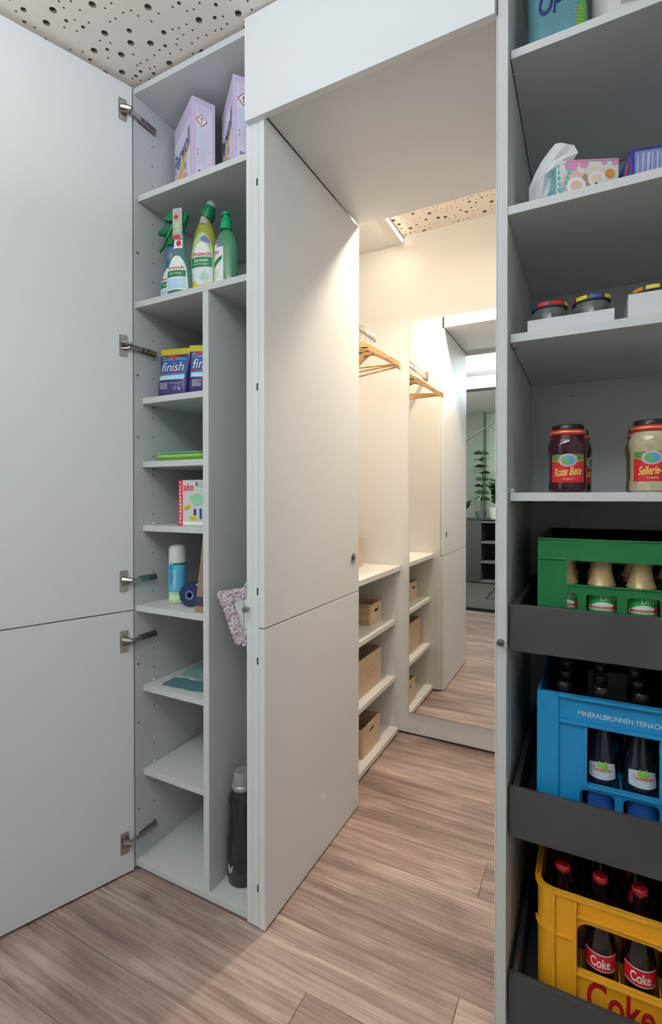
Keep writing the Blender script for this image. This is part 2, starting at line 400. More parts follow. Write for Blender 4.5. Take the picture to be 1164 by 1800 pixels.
for z in (1.521, 1.315, 1.108, .587, .313):
    lcb('adjustable_shelf', -1.284, -1.006, Y0 + .03, YB1 - .01, z - .019, z)
    MB().lathe([(.0045, 0), (.0045, .006)], 10).build('shelf_pin', PLAST, lc, loc=(-1.2855, Y0 + .075, z + .0035), rot=(0, pi / 2, 0))
    MB().lathe([(.003, 0), (.003, .009)], 8).build('shelf_pin', METALD, lc, loc=(-1.2855, Y0 + .075, z - .024), rot=(0, pi / 2, 0))
# drilled rows
hb = MB()
zz = .12
while zz < 2.45:
    for xx, sg in ((-1.2856, 1), (-.8437, -1)):
        if all(abs(zz - q) > .02 for q in (2.16, 1.81, 1.51, 1.305, 1.098, .843, .577, .303)):
            hb.add([(xx + sg * .0004, Y0 + .075 + .0025 * cos(k * pi / 4), zz + .0025 * sin(k * pi / 4)) for k in range(8)], [tuple(range(8))])
    zz += .064
o = hb.build('shelf_pin_holes', GAP, lc); o['kind'] = 'stuff'
for z in (1.985, 1.592, 1.395, .66, .47, .19):
    MB().lathe([(.0038, 0), (.0038, .0012), (.002, .002)], 10).build('connector_cap', METALD, lc, loc=(-1.2857, Y0 + .012, z), rot=(0, pi / 2, 0))
for z in (2.063, 1.503, .939, .747, .116):
    box('slot', BLACKHOLE, lc, -.8085, -.8040, Y0 - .0006, Y0 + .001, z - .010, z + .010, 0)
MB().lathe([(.0035, 0), (.0035, .012), (.008, .012), (.0085, .016), (.008, .022), (.004, .023)], 18).build('door_buffer', STEEL, lc, smooth=True, loc=(-.836, Y0, .890), rot=(pi / 2, 0, 0), label='small steel catch pin')
MB().box(-1.28, -.82, Y0 + .03, Y0 + .04, 0, .0148).build('plinth', GAP, lc)

# doors of the left cabinet, opened past ninety degrees
AD = math.atan2(-.938, -.346)
def leaf_door(z0, z1, hz, label):
    d = empty('door', (-1.2835, 1.1045, 0), AD); d.parent = lc; d['label'] = label
    box('door_panel', LAM, d, .0, .465, -.0195, 0, z0, z1, .0008)      # local +x along the leaf, +y is the inner face
    for z, flip in hz:
        h = MB()
        h.plate(rrect(.017, .043, z - .034, z + .034, .004), [], 0, .0022, lambda u, v, t: (u, t, v))
        h.lathe([(.0055, 0), (.0055, .0015), (.003, .0015)], 12)
        n = len(h.v) - 36
        for i in range(n, len(h.v)):
            x_, y_, z_ = h.v[i]; h.v[i] = (.030 + x_, .0022 + z_, z + .024 + y_)
        h.lathe([(.0055, 0), (.0055, .0015), (.003, .0015)], 12); n = len(h.v) - 36
        for i in range(n, len(h.v)):
            x_, y_, z_ = h.v[i]; h.v[i] = (.030 + x_, .0022 + z_, z - .024 + y_)
        h.build('hinge_plate', METAL, d, bevel=.0004, bseg=1)
        g = MB(); g.tube([(.034, .003, z + .006), (.022, .013, z + .004), (.010, .021, z + .002)], [.010, .009, .007], 8)
        g.tube([(.036, .003, z - .010), (.026, .010, z - .010), (.014, .016, z - .006)], .003, 6)
        g.build('hinge_cup', METALD, d, smooth=True)
    return d
HZU = [(2.410, 0), (1.675, 0), (.935, 0)]; HZL = [(.745, 0), (.106, 0)]
leaf_door(.8405, 2.497, HZU, 'tall upper door leaf seen from inside')
leaf_door(.008, .8365, HZL, 'short lower door leaf seen from inside')
for z in [h[0] for h in HZU + HZL]:
    a = MB()
    a.box(-1.2855, -1.2830, Y0 + .012, Y0 + .085, z - .009, z + .009)
    a.box(-1.2830, -1.2700, Y0 + .016, Y0 + .078, z - .0065, z + .0065)
    a.build('hinge_arm', METALD, lc, bevel=.0015, bseg=2)
    b = MB(); b.box(-1.2700, -1.2690, Y0 + .030, Y0 + .036, z - .004, z + .004); b.tube([(-1.277, Y0 + .018, z), (-1.2765, Y0 - .006, z), (-1.279, Y0 - .020, z)], [.0065, .0075, .0065], 8)
    b.build('hinge_link', METAL, lc, smooth=True)

# ================================================================= RIGHT TALL CABINET
rc = empty('tall_cabinet', (0, 0, 0), label='white tall cabinet with food shelves above three dark pull-out drawers', cat='cabinet')
RX0, RX1, YB2 = -.153, .43, 1.635
RI = mat('food_cabinet_shaded', (.61, .615, .615), .5, bump=.04, bscale=900)  # white laminate again, darkened in colour for the shade inside this cabinet
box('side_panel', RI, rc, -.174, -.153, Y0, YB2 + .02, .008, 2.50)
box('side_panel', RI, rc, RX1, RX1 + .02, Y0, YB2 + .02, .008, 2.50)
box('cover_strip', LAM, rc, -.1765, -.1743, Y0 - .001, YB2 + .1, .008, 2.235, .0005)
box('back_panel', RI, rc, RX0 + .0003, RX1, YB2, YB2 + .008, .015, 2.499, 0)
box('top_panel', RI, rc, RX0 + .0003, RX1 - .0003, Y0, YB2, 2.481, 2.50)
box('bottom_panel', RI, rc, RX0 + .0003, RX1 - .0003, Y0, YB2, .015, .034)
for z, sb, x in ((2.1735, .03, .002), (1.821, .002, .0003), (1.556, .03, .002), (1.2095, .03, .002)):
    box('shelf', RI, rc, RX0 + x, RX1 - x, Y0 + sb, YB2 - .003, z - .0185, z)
    if x > .001:
        MB().lathe([(.005, 0), (.005, .008)], 10).build('shelf_pin', PLAST, rc, loc=(RX0, Y0 + .062, z + .004), rot=(0, pi / 2, 0))
        MB().tube([(RX0, Y0 + .07, z - .022), (RX0 + .012, Y0 + .07, z - .022)], .0018, 8).build('shelf_pin', METALD, rc)
MB().lathe([(.0035, 0), (.0035, .012), (.0075, .012), (.008, .016), (.0075, .02), (.004, .021)], 18).build('door_buffer', STEEL, rc, smooth=True, loc=(-.163, Y0 - .001, .890), rot=(pi / 2, 0, 0), label='small steel catch pin')
MB().lathe([(.003, 0), (.003, .004)], 10).build('connector_cap', METALD, rc, loc=(-.04, YB2 - .001, 1.50), rot=(pi / 2, 0, 0))
MB().lathe([(.003, 0), (.003, .003)], 10).build('connector_cap', METALD, rc, loc=(RX0, Y0 + .03, 2.30), rot=(0, pi / 2, 0))
FY = Y0 + .018
for z0, z1, lab in ((.866, .967, 'uppermost anthracite pull-out drawer'), (.460, .568, 'middle anthracite pull-out drawer'), (.050, .159, 'lowest anthracite pull-out drawer')):
    d = empty('drawer', (0, 0, 0)); d.parent = rc; d['label'] = lab
    box('drawer_front', ANTH, d, RX0 + .003, RX1 - .003, FY, FY + .012, z0, z1, .0012)
    box('drawer_side', ANTH, d, RX0 + .010, RX0 + .022, FY + .0125, YB2 - .03, z0 + .004, z1, .001)
    box('drawer_side', ANTH, d, RX1 - .022, RX1 - .010, FY + .0125, YB2 - .03, z0 + .004, z1, .001)
    box('drawer_back', ANTH, d, RX0 + .0225, RX1 - .0225, YB2 - .045, YB2 - .034, z0 + .004, z1, .001)
    box('drawer_base', ANTH, d, RX0 + .0225, RX1 - .0225, FY + .0125, YB2 - .046, z0, z0 + .008, .0005)
    box('runner', METALD, d, RX0 + .0005, RX0 + .0095, FY + .03, YB2 - .03, z0 + .02, z0 + .045, .0005)

# ================================================================= CLOSET NICHE
nu = empty('open_shelf_unit', (0, 0, 0), label='warm white open closet niche with low shelves, counter top and clothes rail', cat='shelf')
NX, NB, NY0, NY1 = -.862, -1.27, 1.7625, YM - .002
box('side_panel', LAMC, nu, NB, NX + .006, NY1 - .018, NY1, .012, .827)
box('side_panel', LAMC, nu, NB, -.8035, YE + .002, NY0 - .002, .012, 2.475)
box('back_panel', LAMC, nu, NB - .012, NB - .0003, YE + .002, NY1, .012, 2.475, 0)
box('counter_top', LAMC, nu, NB, -.838, NY0 - .0015, NY1, .8275, .852, .0012)
for z in (.578, .291): box('shelf', LAMC, nu, NB, NX, NY0 - .0015, NY1 - .0185, z - .022, z, .0012)
box('bottom_panel', LAMC, nu, NB, -.846, NY0 - .0015, NY1 - .0185, .010, .034, .0012)
box('ceiling_panel', LAMC, nu, NB, -.828, YE + .002, NY1, 2.4765, 2.4995, .0012, label='panel closing the niche below the ceiling')
box('led_strip', mat('led_glow', (1, .86, .66), .5, emit=3), nu, -.8279, -.8265, YE + .02, NY1 - .01, 2.4785, 2.4975, 0, label='thin glowing light strip along the niche ceiling panel')
box('plinth', GAP, nu, NB, -.875, YE + .003, NY1, 0, .0098, 0)
r = MB(); r.plate(rrect(-.0075, .0075, -.018, .018, .0074, 6), [], NY0 - .001, 2.150, lambda u, v, t: (u - .890, t, v + 1.945))
r.build('clothes_rail', METAL, nu, smooth=True)
MB().plate(rrect(-.010, .010, -.019, .019, .0095, 6), [], 2.1505, 2.157, lambda u, v, t: (u - .890, t, v + 1.945)).build('rail_end_cap', mat('cap_plastic', (.55, .53, .5), .35), nu, bevel=.001)
MB().plate(rrect(-.014, .014, -.03, .03, .012, 6), [], NY0 - .0015, NY0 + .004, lambda u, v, t: (u - .890, t, v + 1.945)).build('rail_bracket', METAL, nu)

# mirror
mr = tag(MB().box(-.7925, .42, YM - .0065, YM - .0005, .118, 2.073).build('wall_mirror', mat('mirror_edge', (.45, .5, .48), .2)), 'large frameless mirror on the back wall reflecting the closet', 'mirror')
MB().box(-.7915, .419, YM - .0070, YM - .0066, .119, 2.072).build('mirror_glass', mat('silvered', (.93, .94, .93), .004, 1), mr)
# closet right side
struct('trim_3', LAM, .4505, XR, 1.12, 1.14, 0, CZ, 'pale filler panel between food cabinet and right wall')
struct('wall_right.001', LAMC, .452, .47, YE, YM, .01, CZ, 'warm white side wall of the closet, hidden right of the mirror')

# downlights; the right-hand one is added as closet fill
for k_, (lx, ll) in enumerate(((-.57, 'small round warm downlight near the clothes rail'), (.02, 'added small round warm fill lamp farther right in the closet'))):
  dl = empty('ceiling_light', (lx, 1.95, CZ), label=ll, cat='lamp')
  MB().lathe([(.052, -.004), (.058, -.004), (.060, 0)], 32, cap=False).build('rim', METAL, dl, smooth=True)
  MB().lathe([(.05, -.003), (.05, -.002)], 32).build('diffuser', mat('lamp_diffuser', (1, .85, .62), .5, emit=6), dl)

# ================================================================= HANGERS
def hanger():
    t = empty('clothes_hanger', label='', cat='hanger', group='wooden clothes hangers on the closet rail')
    W = .178; N = 16; top = []; bot = []
    for i in range(N + 1):
        s = -1 + 2 * i / N; a = abs(s); x = s * W
        z = -.030 - .105 * a ** 1.25
        th = .014 + .010 * (1 - a) + (.006 * max(0, (a - .8) / .2))
        top.append((x, z + th)); bot.append((x, z - th * .6))
    b = MB(); b.plate(top + bot[::-1], [], -.0065, .0065); b.build('arms', HANGW, t, smooth=True, bevel=.003)
    MB().tube([(-W * .86, 0, -.128), (W * .86, 0, -.128)], .0052, 8).build('trouser_bar', HANGW, t, smooth=True)
    pts = [(0, 0, -.025), (0, 0, .022)] + [(.018 * sin(a) + .0, 0, .044 - .022 * cos(a)) for a in [radians(q) for q in range(10, 250, 20)]]
    MB().tube(pts, .0019, 8).build('hook', METAL, t, smooth=True)
    return t
# hook circle top should rest on the rail (top at z 1.96)
hg = hanger(); HZ = 1.899; 
for i, (yy, rz, lab) in enumerate(((2.115, -.36, 'wooden hanger nearest the mirror on the closet rail'), (2.055, -.22, 'wooden hanger in the middle of the three on the closet rail'), (1.995, .10, 'wooden hanger farthest from the mirror on the closet rail'))):
    if i == 0: hg.location = (-.892, yy, HZ); hg.rotation_euler[2] = rz; hg['label'] = lab
    else: dup(hg, (-.892, yy, HZ), rz, lab)

# ================================================================= WOODEN BOXES
def wood_box(w, d, h, slots, label, loc, rz=0):
    """open plywood box: w along x, d along y; slots: which sides carry a grip"""
    t = empty('wooden_box', loc, rz, label=label, cat='box', group='birch storage boxes')
    b = MB(); R = .014; th = .007; n = 5
    def slot(c, z, L=.055, H=.018): return [rrect(c - L / 2, c + L / 2, z - H / 2, z + H / 2, H * .49, 5)]
    zs = h - .035
    b.plate([(-d / 2 + R, 0), (d / 2 - R, 0), (d / 2 - R, h), (-d / 2 + R, h)], slot(0, zs) if 'x' in slots else [], w / 2 - th, w / 2, lambda u, v, t_: (t_, u, v))
    b.plate([(-d / 2 + R, 0), (d / 2 - R, 0), (d / 2 - R, h), (-d / 2 + R, h)], slot(0, zs) if 'x' in slots else [], -w / 2 + th, -w / 2, lambda u, v, t_: (t_, u, v))
    for s in (-1, 1):
        b.plate([(-w / 2 + R, 0), (w / 2 - R, 0), (w / 2 - R, h), (-w / 2 + R, h)], slot(0, zs) if 'y' in slots else [], s * (d / 2 - th), s * d / 2, lambda u, v, t_: (u, t_, v))
        for q in (-1, 1):
            cx, cy = q * (w / 2 - R), s * (d / 2 - R); o = []; i_ = []
            for k in range(n + 1):
                a = pi / 2 * k / n; o.append((cx + q * R * cos(a), cy + s * R * sin(a))); i_.append((cx + q * (R - th) * cos(a), cy + s * (R - th) * sin(a)))
            b.plate(o + i_[::-1], [], 0, h, lambda u, v, t_: (u, v, t_))
    b.build('body', BIRCH, t, smooth=True)
    box('base', BIRCH, t, -w / 2 + th, w / 2 - th, -d / 2 + th, d / 2 - th, .002, .008, 0)
    return t
wood_box(.30, .141, .102, 'x', 'low birch box with grip slot, right half of the upper niche shelf', (-1.068, 2.258, .5785))
wood_box(.30, .160, .110, 'x', 'low birch box seen only in the mirror, upper niche shelf', (-1.078, 1.880, .5785))
wood_box(.30, .290, .168, 'y', 'largest birch box without side slot on the middle niche shelf', (-1.055, 2.150, .2915))
wood_box(.30, .195, .168, 'y', 'tall birch box seen only in the mirror, middle niche shelf', (-1.065, 1.885, .2915))
wood_box(.28, .225, .130, 'x', 'birch box with rounded rim and grip slot on the niche bottom', (-1.020, 2.105, .0345))
wood_box(.17, .14, .138, 'y', 'birch box standing alone on the niche counter top', (-1.090, 2.230, .8525))
# ================================================================= CLEANING SUPPLIES (left cabinet)
LILAC = mat('lilac_card', (.66, .53, .74), .45, vary=.06, vscale=14)
LILAC2 = mat('lilac_card_pale', (.72, .70, .84), .45)
def detergent_box(loc, ang, label):
    W, D, H = .075, .185, .279
    t = empty('detergent_box', loc, radians(ang), label=label, cat='box', group='lilac detergent boxes')
    box('carton', LILAC, t, 0, W, 0, D, 0, H, .0012)
    r = front(0); l = plane((0, D, 0), (0, -1, 0), (0, 0, 1), (-1, 0, 0))
    patch('side_print', LILAC2, t, r, .012, W - .010, .02, H - .02, .0004, 1, 1)
    poly('hazard_border', REDP, t, r, [(.031, .192), (.050, .212), (.031, .232), (.012, .212)], .0008)
    poly('hazard_field', WHITE, t, r, [(.031, .1955), (.0465, .212), (.031, .2285), (.0155, .212)], .0011)
    text('!', BLACKP, t, r, .0292, .0328, .202, .222, .0014, bold=.03)
    smallprint(GREYP, t, r, .016, .062, .236, .252, 4, th=.0008); smallprint(GREYP, t, r, .016, .062, .075, .130, 8, th=.0008)
    smallprint(LBLUE, t, r, .016, .062, .138, .178, 7, th=.0014)
    polys('bullet', NAVYP, t, r, [ell(.018, .118, .0018, .0018, 8), ell(.018, .104, .0018, .0018, 8)], .0012)
    text('FAMOS', NAVYP, t, r, .020, .058, .046, .057, .001, bold=.03); text('HENKEL', GREYP, t, r, .026, .050, .034, .040, .001)
    patch('front_print', LILAC2, t, l, .006, D - .012, .01, H - .055, .0004, 1, 1)
    text('Perwoll', NAVYP, t, l, .008, .170, .128, .190, .0012, bold=.01, shear=.25, rot=.16)
    b = []
    for k, (m_, a, c, e_) in enumerate(((ORANGEP, .0, .0, .0010), (YELP, .012, .012, .0011))):
        pts = [(.03 + a, .07 + .3 * c)] + [(.04 + a + .10 * i / 8, .070 + .074 * (i / 8) ** .8 + .012 - c * .3) for i in range(9)] + [(.04 + a + .10 * i / 8, .070 + .074 * (i / 8) ** 1.3 - c * .4) for i in range(8, -1, -1)]
        poly('swoosh', m_, t, l, pts, e_)
    poly('flower_print', PINKP, t, l, [(.11 + .03 * cos(q) * (1 + .3 * sin(q)), .045 + .032 * sin(q)) for q in [2 * pi * i / 20 for i in range(20)]], .0011)
    poly('drop_print', GREYP, t, l, ell(.12, .098, .010, .014), .0012)
    return t
detergent_box((-1.093, 1.168, 2.1678), 61, 'whole lilac detergent box on the top shelf of the broom cabinet')
detergent_box((-.930, 1.165, 2.1678), 50, 'lilac detergent box half hidden by the cabinet post, top shelf')

GCAP = mat('green_cap', (.0, .20, .07), .3)
def oval_bottle(name, prof, m, t, sy=.62, seg=36): return MB().lathe(prof, seg, sy=sy).build(name, m, t, smooth=True)
def rfun(prof):
    def f(v):
        for (r0, z0), (r1, z1) in zip(prof, prof[1:]):
            if z0 <= v <= z1: return r0 + (r1 - r0) * ((v - z0) / (z1 - z0) if z1 > z0 else 0)
        return prof[-1][0] if v > prof[-1][1] else prof[0][0]
    return f
def osurf(prof, sy):   # front of an oval bottle: u is x, v is z
    f = rfun(prof)
    def fn(u, v, e):
        r = max(f(v), abs(u) + 1e-4); y = -sy * math.sqrt(max(0, r * r - u * u)); return Vector((u, y - e, v))
    return fn
# lemon cleaner
LEM = mat('lemon_liquid', (.50, .52, .07), .12, trans=.35, coat=.4)
t = empty('cleaner_bottle', (-1.068, 1.197, 1.8225), radians(16), label='yellow-green lemon cleaner bottle with angled green cap on the second shelf', cat='bottle')
P = [(.036, 0), (.044, .004), (.0465, .02), (.047, .09), (.045, .14), (.040, .175), (.032, .205), (.023, .228), (.017, .240)]
oval_bottle('body', P, LEM, t, .62)
nk = MB().tube([(0, 0, .226), (.003, 0, .245), (.008, 0, .258)], [.0185, .0165, .016], 20).build('neck', mat('clear_plastic', (.72, .76, .68), .12, trans=.5), t, smooth=True)
cp = MB().tube([(.005, 0, .250), (.011, 0, .262), (.020, 0, .284)], [.024, .0235, .0165], 24).build('cap', GCAP, t, smooth=True)
MB().tube([(.019, 0, .282), (.022, 0, .292), (.0245, 0, .299), (.0255, 0, .302)], [.0150, .0145, .009, .003], 20).build('clear_dome', mat('clear_dome', (.80, .86, .84), .08, trans=.6), cp, smooth=True)
sf = osurf(P, .62)
def lab_top(a): return .098 + .098 * math.sqrt(max(0, 1 - (2 * a - 1.0) ** 2)) ** .8
patch('label', mat('label_green', (.42, .66, .30), .35), t, sf, -.038, .040, .022, .2, .0008, 22, 14, top=lambda a: .095 + .102 * math.sqrt(max(0, 1 - (2 * a - 1) ** 2)))
patch('label', WHITE, t, sf, -.033, .036, .024, .2, .0012, 22, 14, top=lambda a: .085 + .080 * math.sqrt(max(0, 1 - (2 * a - 1) ** 2)))
polys('blue_badge', mat('print_violet', (.20, .18, .50), .4), t, sf, [[(-.004, .176), (.012, .186), (.026, .170), (.030, .160), (.006, .165)]], .0018)
text('Frosch', REDP, t, sf, -.027, .031, .120, .133, .002, bold=.02)
patch('green_band', GREENP, t, sf, -.032, .034, .086, .117, .0018, 16, 2)
text('Zitronen', WHITE, t, sf, -.024, .022, .102, .112, .0024, bold=.01); text('Kraft-Reiniger', WHITE, t, sf, -.024, .024, .091, .098, .0024)
patch('drop_print', LBLUE, t, sf, -.006, .030, .040, .070, .0018, 10, 4, top=lambda a: .055 + .018 * sin(pi * a), bot=lambda a: .055 - .016 * sin(pi * a))
patch('flower_print', LGREEN, t, sf, .004, .020, .046, .066, .0022, 6, 3)
polys('lemon_print', YELP, t, sf, [ell(-.024, .036, .0095, .008), ell(.026, .034, .011, .006), [(-.033, .026), (.036, .026), (.036, .033), (-.033, .032)]], .0022)
patch('green_foot', GREENP, t, sf, -.036, .036, .012, .025, .0018, 14, 2)
# washing-up liquid
SOAP = mat('green_liquid', (.12, .42, .22), .1, trans=.4, coat=.3)
t = empty('soap_bottle', (-.979, 1.192, 1.8225), radians(10), label='green washing-up liquid bottle with push cap, right end of second shelf', cat='bottle')
P2 = [(.030, 0), (.036, .004), (.0375, .02), (.0375, .13), (.034, .155), (.026, .175), (.015, .186), (.012, .192)]
oval_bottle('body', P2, SOAP, t, .62)
MB().lathe([(.0175, .188), (.0175, .208), (.0135, .222), (.009, .226), (.009, .232), (.0125, .233), (.0125, .240), (.004, .243)], 24).build('push_cap', mat('green_cap_bright', (.0, .36, .13), .3), t, smooth=True)
s2 = osurf(P2, .62)
patch('label', WHITE, t, s2, -.036, .004, .012, .15, .0012, 14, 10, top=lambda a: .16 - .030 * a ** 2 - .02 * (1 - a))
patch('blue_badge', mat('print_violet', (.2, .2, .5), .4), t, s2, -.020, .004, .130, .15, .0018, 8, 3, top=lambda a: .152 - .02 * a)
text('Fr', REDP, t, s2, -.030, -.010, .108, .122, .002, bold=.02)
polys('green_band', GREENP, t, s2, [[(-.032, .070), (-.001, .092), (-.001, .104), (-.032, .088)]], .002)
polys('green_band', GREENP, t, s2, [[(-.032, .014), (.002, .020), (.002, .028), (-.032, .020)]], .002)
smallprint(LGREEN, t, s2, -.03, 0, .04, .06, 4, .002)
# trigger sprays
def spray(loc, rz, liquid, label, tagged):
    t = empty('spray_bottle', loc, radians(rz), label=label, cat='bottle', group='trigger spray bottles')
    P = [(.034, 0), (.040, .004), (.0425, .03), (.040, .07), (.031, .11), (.022, .14), (.018, .165), (.017, .19), (.015, .205)]
    oval_bottle('body', P, liquid, t, .66)
    s = osurf(P, .66)
    patch('label', mat('label_white', (.80, .84, .80), .4), t, s, -.037, .037, .012, .12, .0012, 16, 10, top=lambda a: .035 + .085 * math.sqrt(max(0, 1 - (2 * a - 1) ** 2)))
    text('Frosch', REDP, t, s, -.026, .026, .076, .086, .002, bold=.02)
    patch('green_band', GREENP, t, s, -.031, .031, .052, .072, .0018, 12, 2); text('Spiritus', WHITE, t, s, -.02, .02, .058, .066, .0024)
    patch('blue_print', LBLUE, t, s, -.03, .03, .018, .046, .0018, 10, 3)
    patch('shoulder_label', BLUEP if not tagged else WHITE, t, s, -.015, .015, .145, .185, .0012, 8, 3)
    polys('fruit_print', ORANGEP if not tagged else REDP, t, s, [ell(.004, .160, .008, .009)], .0018)
    h = MB(); h.lathe([(.0165, .196), (.0165, .214), (.013, .220)], 20)
    h.build('collar', GCAP, t, smooth=True)
    h = MB(); h.plate([(-.040, .236), (-.040, .256), (-.030, .262), (.018, .262), (.030, .250), (.022, .226), (.012, .214), (-.010, .214), (-.014, .236)], [], -.010, .010)
    h.build('spray_head', GCAP, t, smooth=True, bevel=.003)
    MB().tube([(-.039, 0, .246), (-.050, 0, .246)], .0085, 14).build('nozzle', GCAP, t, smooth=True)
    MB().tube([(-.016, 0, .238), (-.026, 0, .222), (-.036, 0, .200), (-.050, 0, .184)], [.006, .0055, .005, .004], 8).build('trigger', GCAP, t, smooth=True)
    if tagged:
        g = front(-.0175); poly('neck_tag', WHITE, t, g, rrect(-.014, .018, .172, .266, .003), 0); 
        MB().plate(rrect(-.014, .018, .172, .266, .003), [], -.0175, -.0168).build('neck_tag', WHITE, t)
        polys('tag_cross', REDP, t, g, [rrect(-.010, .006, .236, .242, .001), rrect(-.005, .001, .231, .247, .001)], .0006)
        polys('tag_print', LGREEN, t, g, [rrect(-.006, .010, .205, .222, .003), rrect(-.004, .008, .190, .202, .002)], .0006)
        poly('tag_foot', REDP, t, g, rrect(-.013, .012, .173, .184, .002), .0006)
    return t
spray((-1.129, 1.152, 1.8225), 14, mat('teal_liquid', (.12, .30, .28), .12, trans=.3), 'spray bottle with tall white neck tag beside the lemon cleaner', True)
spray((-1.207, 1.200, 1.8225), 10, mat('blue_liquid', (.06, .28, .52), .1, trans=.4), 'blue spray bottle nearest the left cabinet side', False)

# dishwasher salt pouches
def pouch(name, m, t, w, d, h, lean=0, top_m=None, top_h=0):
    def ring(z, a, b, n=28):
        P = []
        for i in range(n):
            q = 2 * pi * i / n; c, s_ = cos(q), sin(q)
            P.append((a * (abs(c) ** .5) * (1 if c >= 0 else -1), b * (abs(s_) ** .7) * (1 if s_ >= 0 else -1) + lean * z, z))
        return P
    def mk(zs, nm, mm):
        n = 28; vs = []
        for z in zs:
            f = z / h; a = w / 2 * (1 - .06 * sin(pi * f)); b = d / 2 * (1 - f ** 2.2 * .93) * (1 + .10 * sin(7 * f))
            vs += ring(z, a, max(b, .0015))
        k = len(zs); fs = [(j * n + i, j * n + (i + 1) % n, (j + 1) * n + (i + 1) % n, (j + 1) * n + i) for j in range(k - 1) for i in range(n)]
        fs += [tuple(range(n - 1, -1, -1)), tuple((k - 1) * n + i for i in range(n))]
        return MB().add(vs, fs).build(nm, mm, t, smooth=True)
    hb_ = h - top_h; mk([hb_ * i / 12 for i in range(13)], name, m)
    if top_h: mk([hb_ + top_h * i / 3 for i in range(4)], 'top_strip', top_m)
    def surf(u, v, e):
        f = v / h; a = w / 2 * (1 - .06 * sin(pi * f)); b = d / 2 * (1 - f ** 2.2 * .93) * (1 + .10 * sin(7 * f))
        c = min(1, max(-1, u / a)); cc = abs(c) ** 2; s_ = math.sqrt(max(0, 1 - cc * cc)) if False else math.sqrt(max(0, 1 - cc ** 2))
        return Vector((u, -max(b, .0015) * s_ ** .7 + lean * v - e, v))
    return surf
NAVYB = mat('navy_film', (.03, .03, .17), .3, vary=.2, vscale=30)
CYAN = mat('cyan_film', (.02, .42, .72), .3); CYAN2 = mat('cyan_pale', (.45, .72, .80), .3)
def salt(loc, rz, label):
    t = empty('salt_pouch', loc, radians(rz), label=label, cat='pouch', group='blue dishwasher salt pouches')
    sf = pouch('pouch_body', NAVYB, t, .118, .056, .166, .04, mat('yellow_film', (.62, .52, .03), .35), .022)
    patch('sky_print', CYAN, t, sf, -.046, .044, .060, .135, .0012, 10, 6, top=lambda a: .140 - .010 * a)
    patch('sky_print', CYAN2, t, sf, -.046, .044, .058, .072, .0016, 10, 2)
    patch('logo_field', mat('print_deep_blue', (.02, .10, .38), .35), t, sf, -.045, .043, .078, .125, .0016, 10, 4)
    text('finish', NAVYP, t, sf, -.0405, .0395, .0845, .1195, .0022, bold=.05, shear=.15)
    text('finish', WHITE, t, sf, -.040, .039, .086, .118, .0028, bold=.0, shear=.15)
    polys('logo_bar', REDP, t, sf, [[(-.044, .075), (.041, .080), (.041, .0835), (-.044, .079)]], .0028)
    polys('logo_dot', REDP, t, sf, [ell(.000, .128, .006, .005)], .0026)
    polys('top_flash', REDP, t, sf, [[(-.044, .132), (-.016, .142), (.03, .134), (.03, .130), (-.016, .137), (-.044, .127)]], .0028)
    smallprint(WHITE, t, sf, -.040, -.010, .028, .046, 5, .0022, .0016)
    lines('rule', WHITE, t, sf, [(-.006, .036, .045)], .0022, .0012)
    text('1,5 kg', WHITE, t, sf, .010, .036, .022, .032, .0022)
    return t
salt((-1.200, 1.205, 1.5215), 12, 'front blue dishwasher salt pouch with yellow top edge')
salt((-1.082, 1.222, 1.5215), 24, 'blue dishwasher salt pouch half hidden behind the cabinet divider')
# wipes pack
t = empty('wipes_pack', (-1.164, 1.235, 1.3155), radians(3), label='flat lime green wipes packet on the small shelf below the salt pouches', cat='packet')
b = MB()
n = 14
for j in range(n + 1): pass
def pillow(w, d, h, nx=16, ny=10, amp=.002):
    b = MB(); vs = []; rng = random.Random(int(w * 1e4))
    for sgn in (1, -1):
        for j in range(ny + 1):
            for i in range(nx + 1):
                a, c = i / nx * 2 - 1, j / ny * 2 - 1; e = max(abs(a), abs(c)); z = h / 2 + sgn * h / 2 * (1 - e ** 5) ** .6
                if sgn > 0 and e < .95: z += rng.uniform(-amp, amp)
                vs.append((a * w / 2, c * d / 2, z))
    N = (nx + 1) * (ny + 1); fs = []
    for s_ in (0, 1):
        for j in range(ny):
            for i in range(nx):
                q = s_ * N + j * (nx + 1) + i; f = (q, q + 1, q + nx + 2, q + nx + 1); fs.append(f if s_ == 0 else f[::-1])
    b.add(vs, fs); bmx = b
    edge = [j * (nx + 1) for j in range(ny + 1)]
    return b
pillow(.205, .125, .026).build('film', mat('lime_film', (.32, .58, .10), .3), t, smooth=True)
MB().box(-.09, .09, -.055, .045, .0255, .0285).build('flap', mat('turquoise_film', (.12, .50, .42), .3), t, bevel=.001)
MB().box(.02, .06, -.05, .02, .0286, .0294).build('resealing_tab', mat('pale_film', (.70, .80, .62), .3), t, bevel=.0002)
# scouring pad box
t = empty('pad_box', (-1.152, 1.168, 1.1085), radians(8), label='white and red soap pad box on the shelf below the wipes', cat='box')
box('carton', mat('grey_white_card', (.62, .63, .62), .5), t, 0, .125, 0, .06, 0, .145, .001)
f = front(0)
patch('red_spine', REDP, t, f, .0, .016, 0, .145, .0004, 1, 1)
for i, ch in enumerate('TOPFREINIGER'): text(ch, WHITE, t, f, .0045, .0115, .132 - i * .0113, .1395 - i * .0113, .0012, bold=.02)
patch('logo_field', mat('print_pale_pink', (.75, .68, .68), .4), t, f, .018, .062, .108, .138, .0004, 1, 1)
text('ako', REDP, t, f, .020, .058, .111, .135, .0012, bold=.025)
text('8', NAVYP, t, f, .064, .071, .126, .138, .0012, bold=.03); text('Topf-', GREYP, t, f, .074, .098, .131, .138, .0012); text('Pads', GREYP, t, f, .074, .096, .122, .129, .0012)
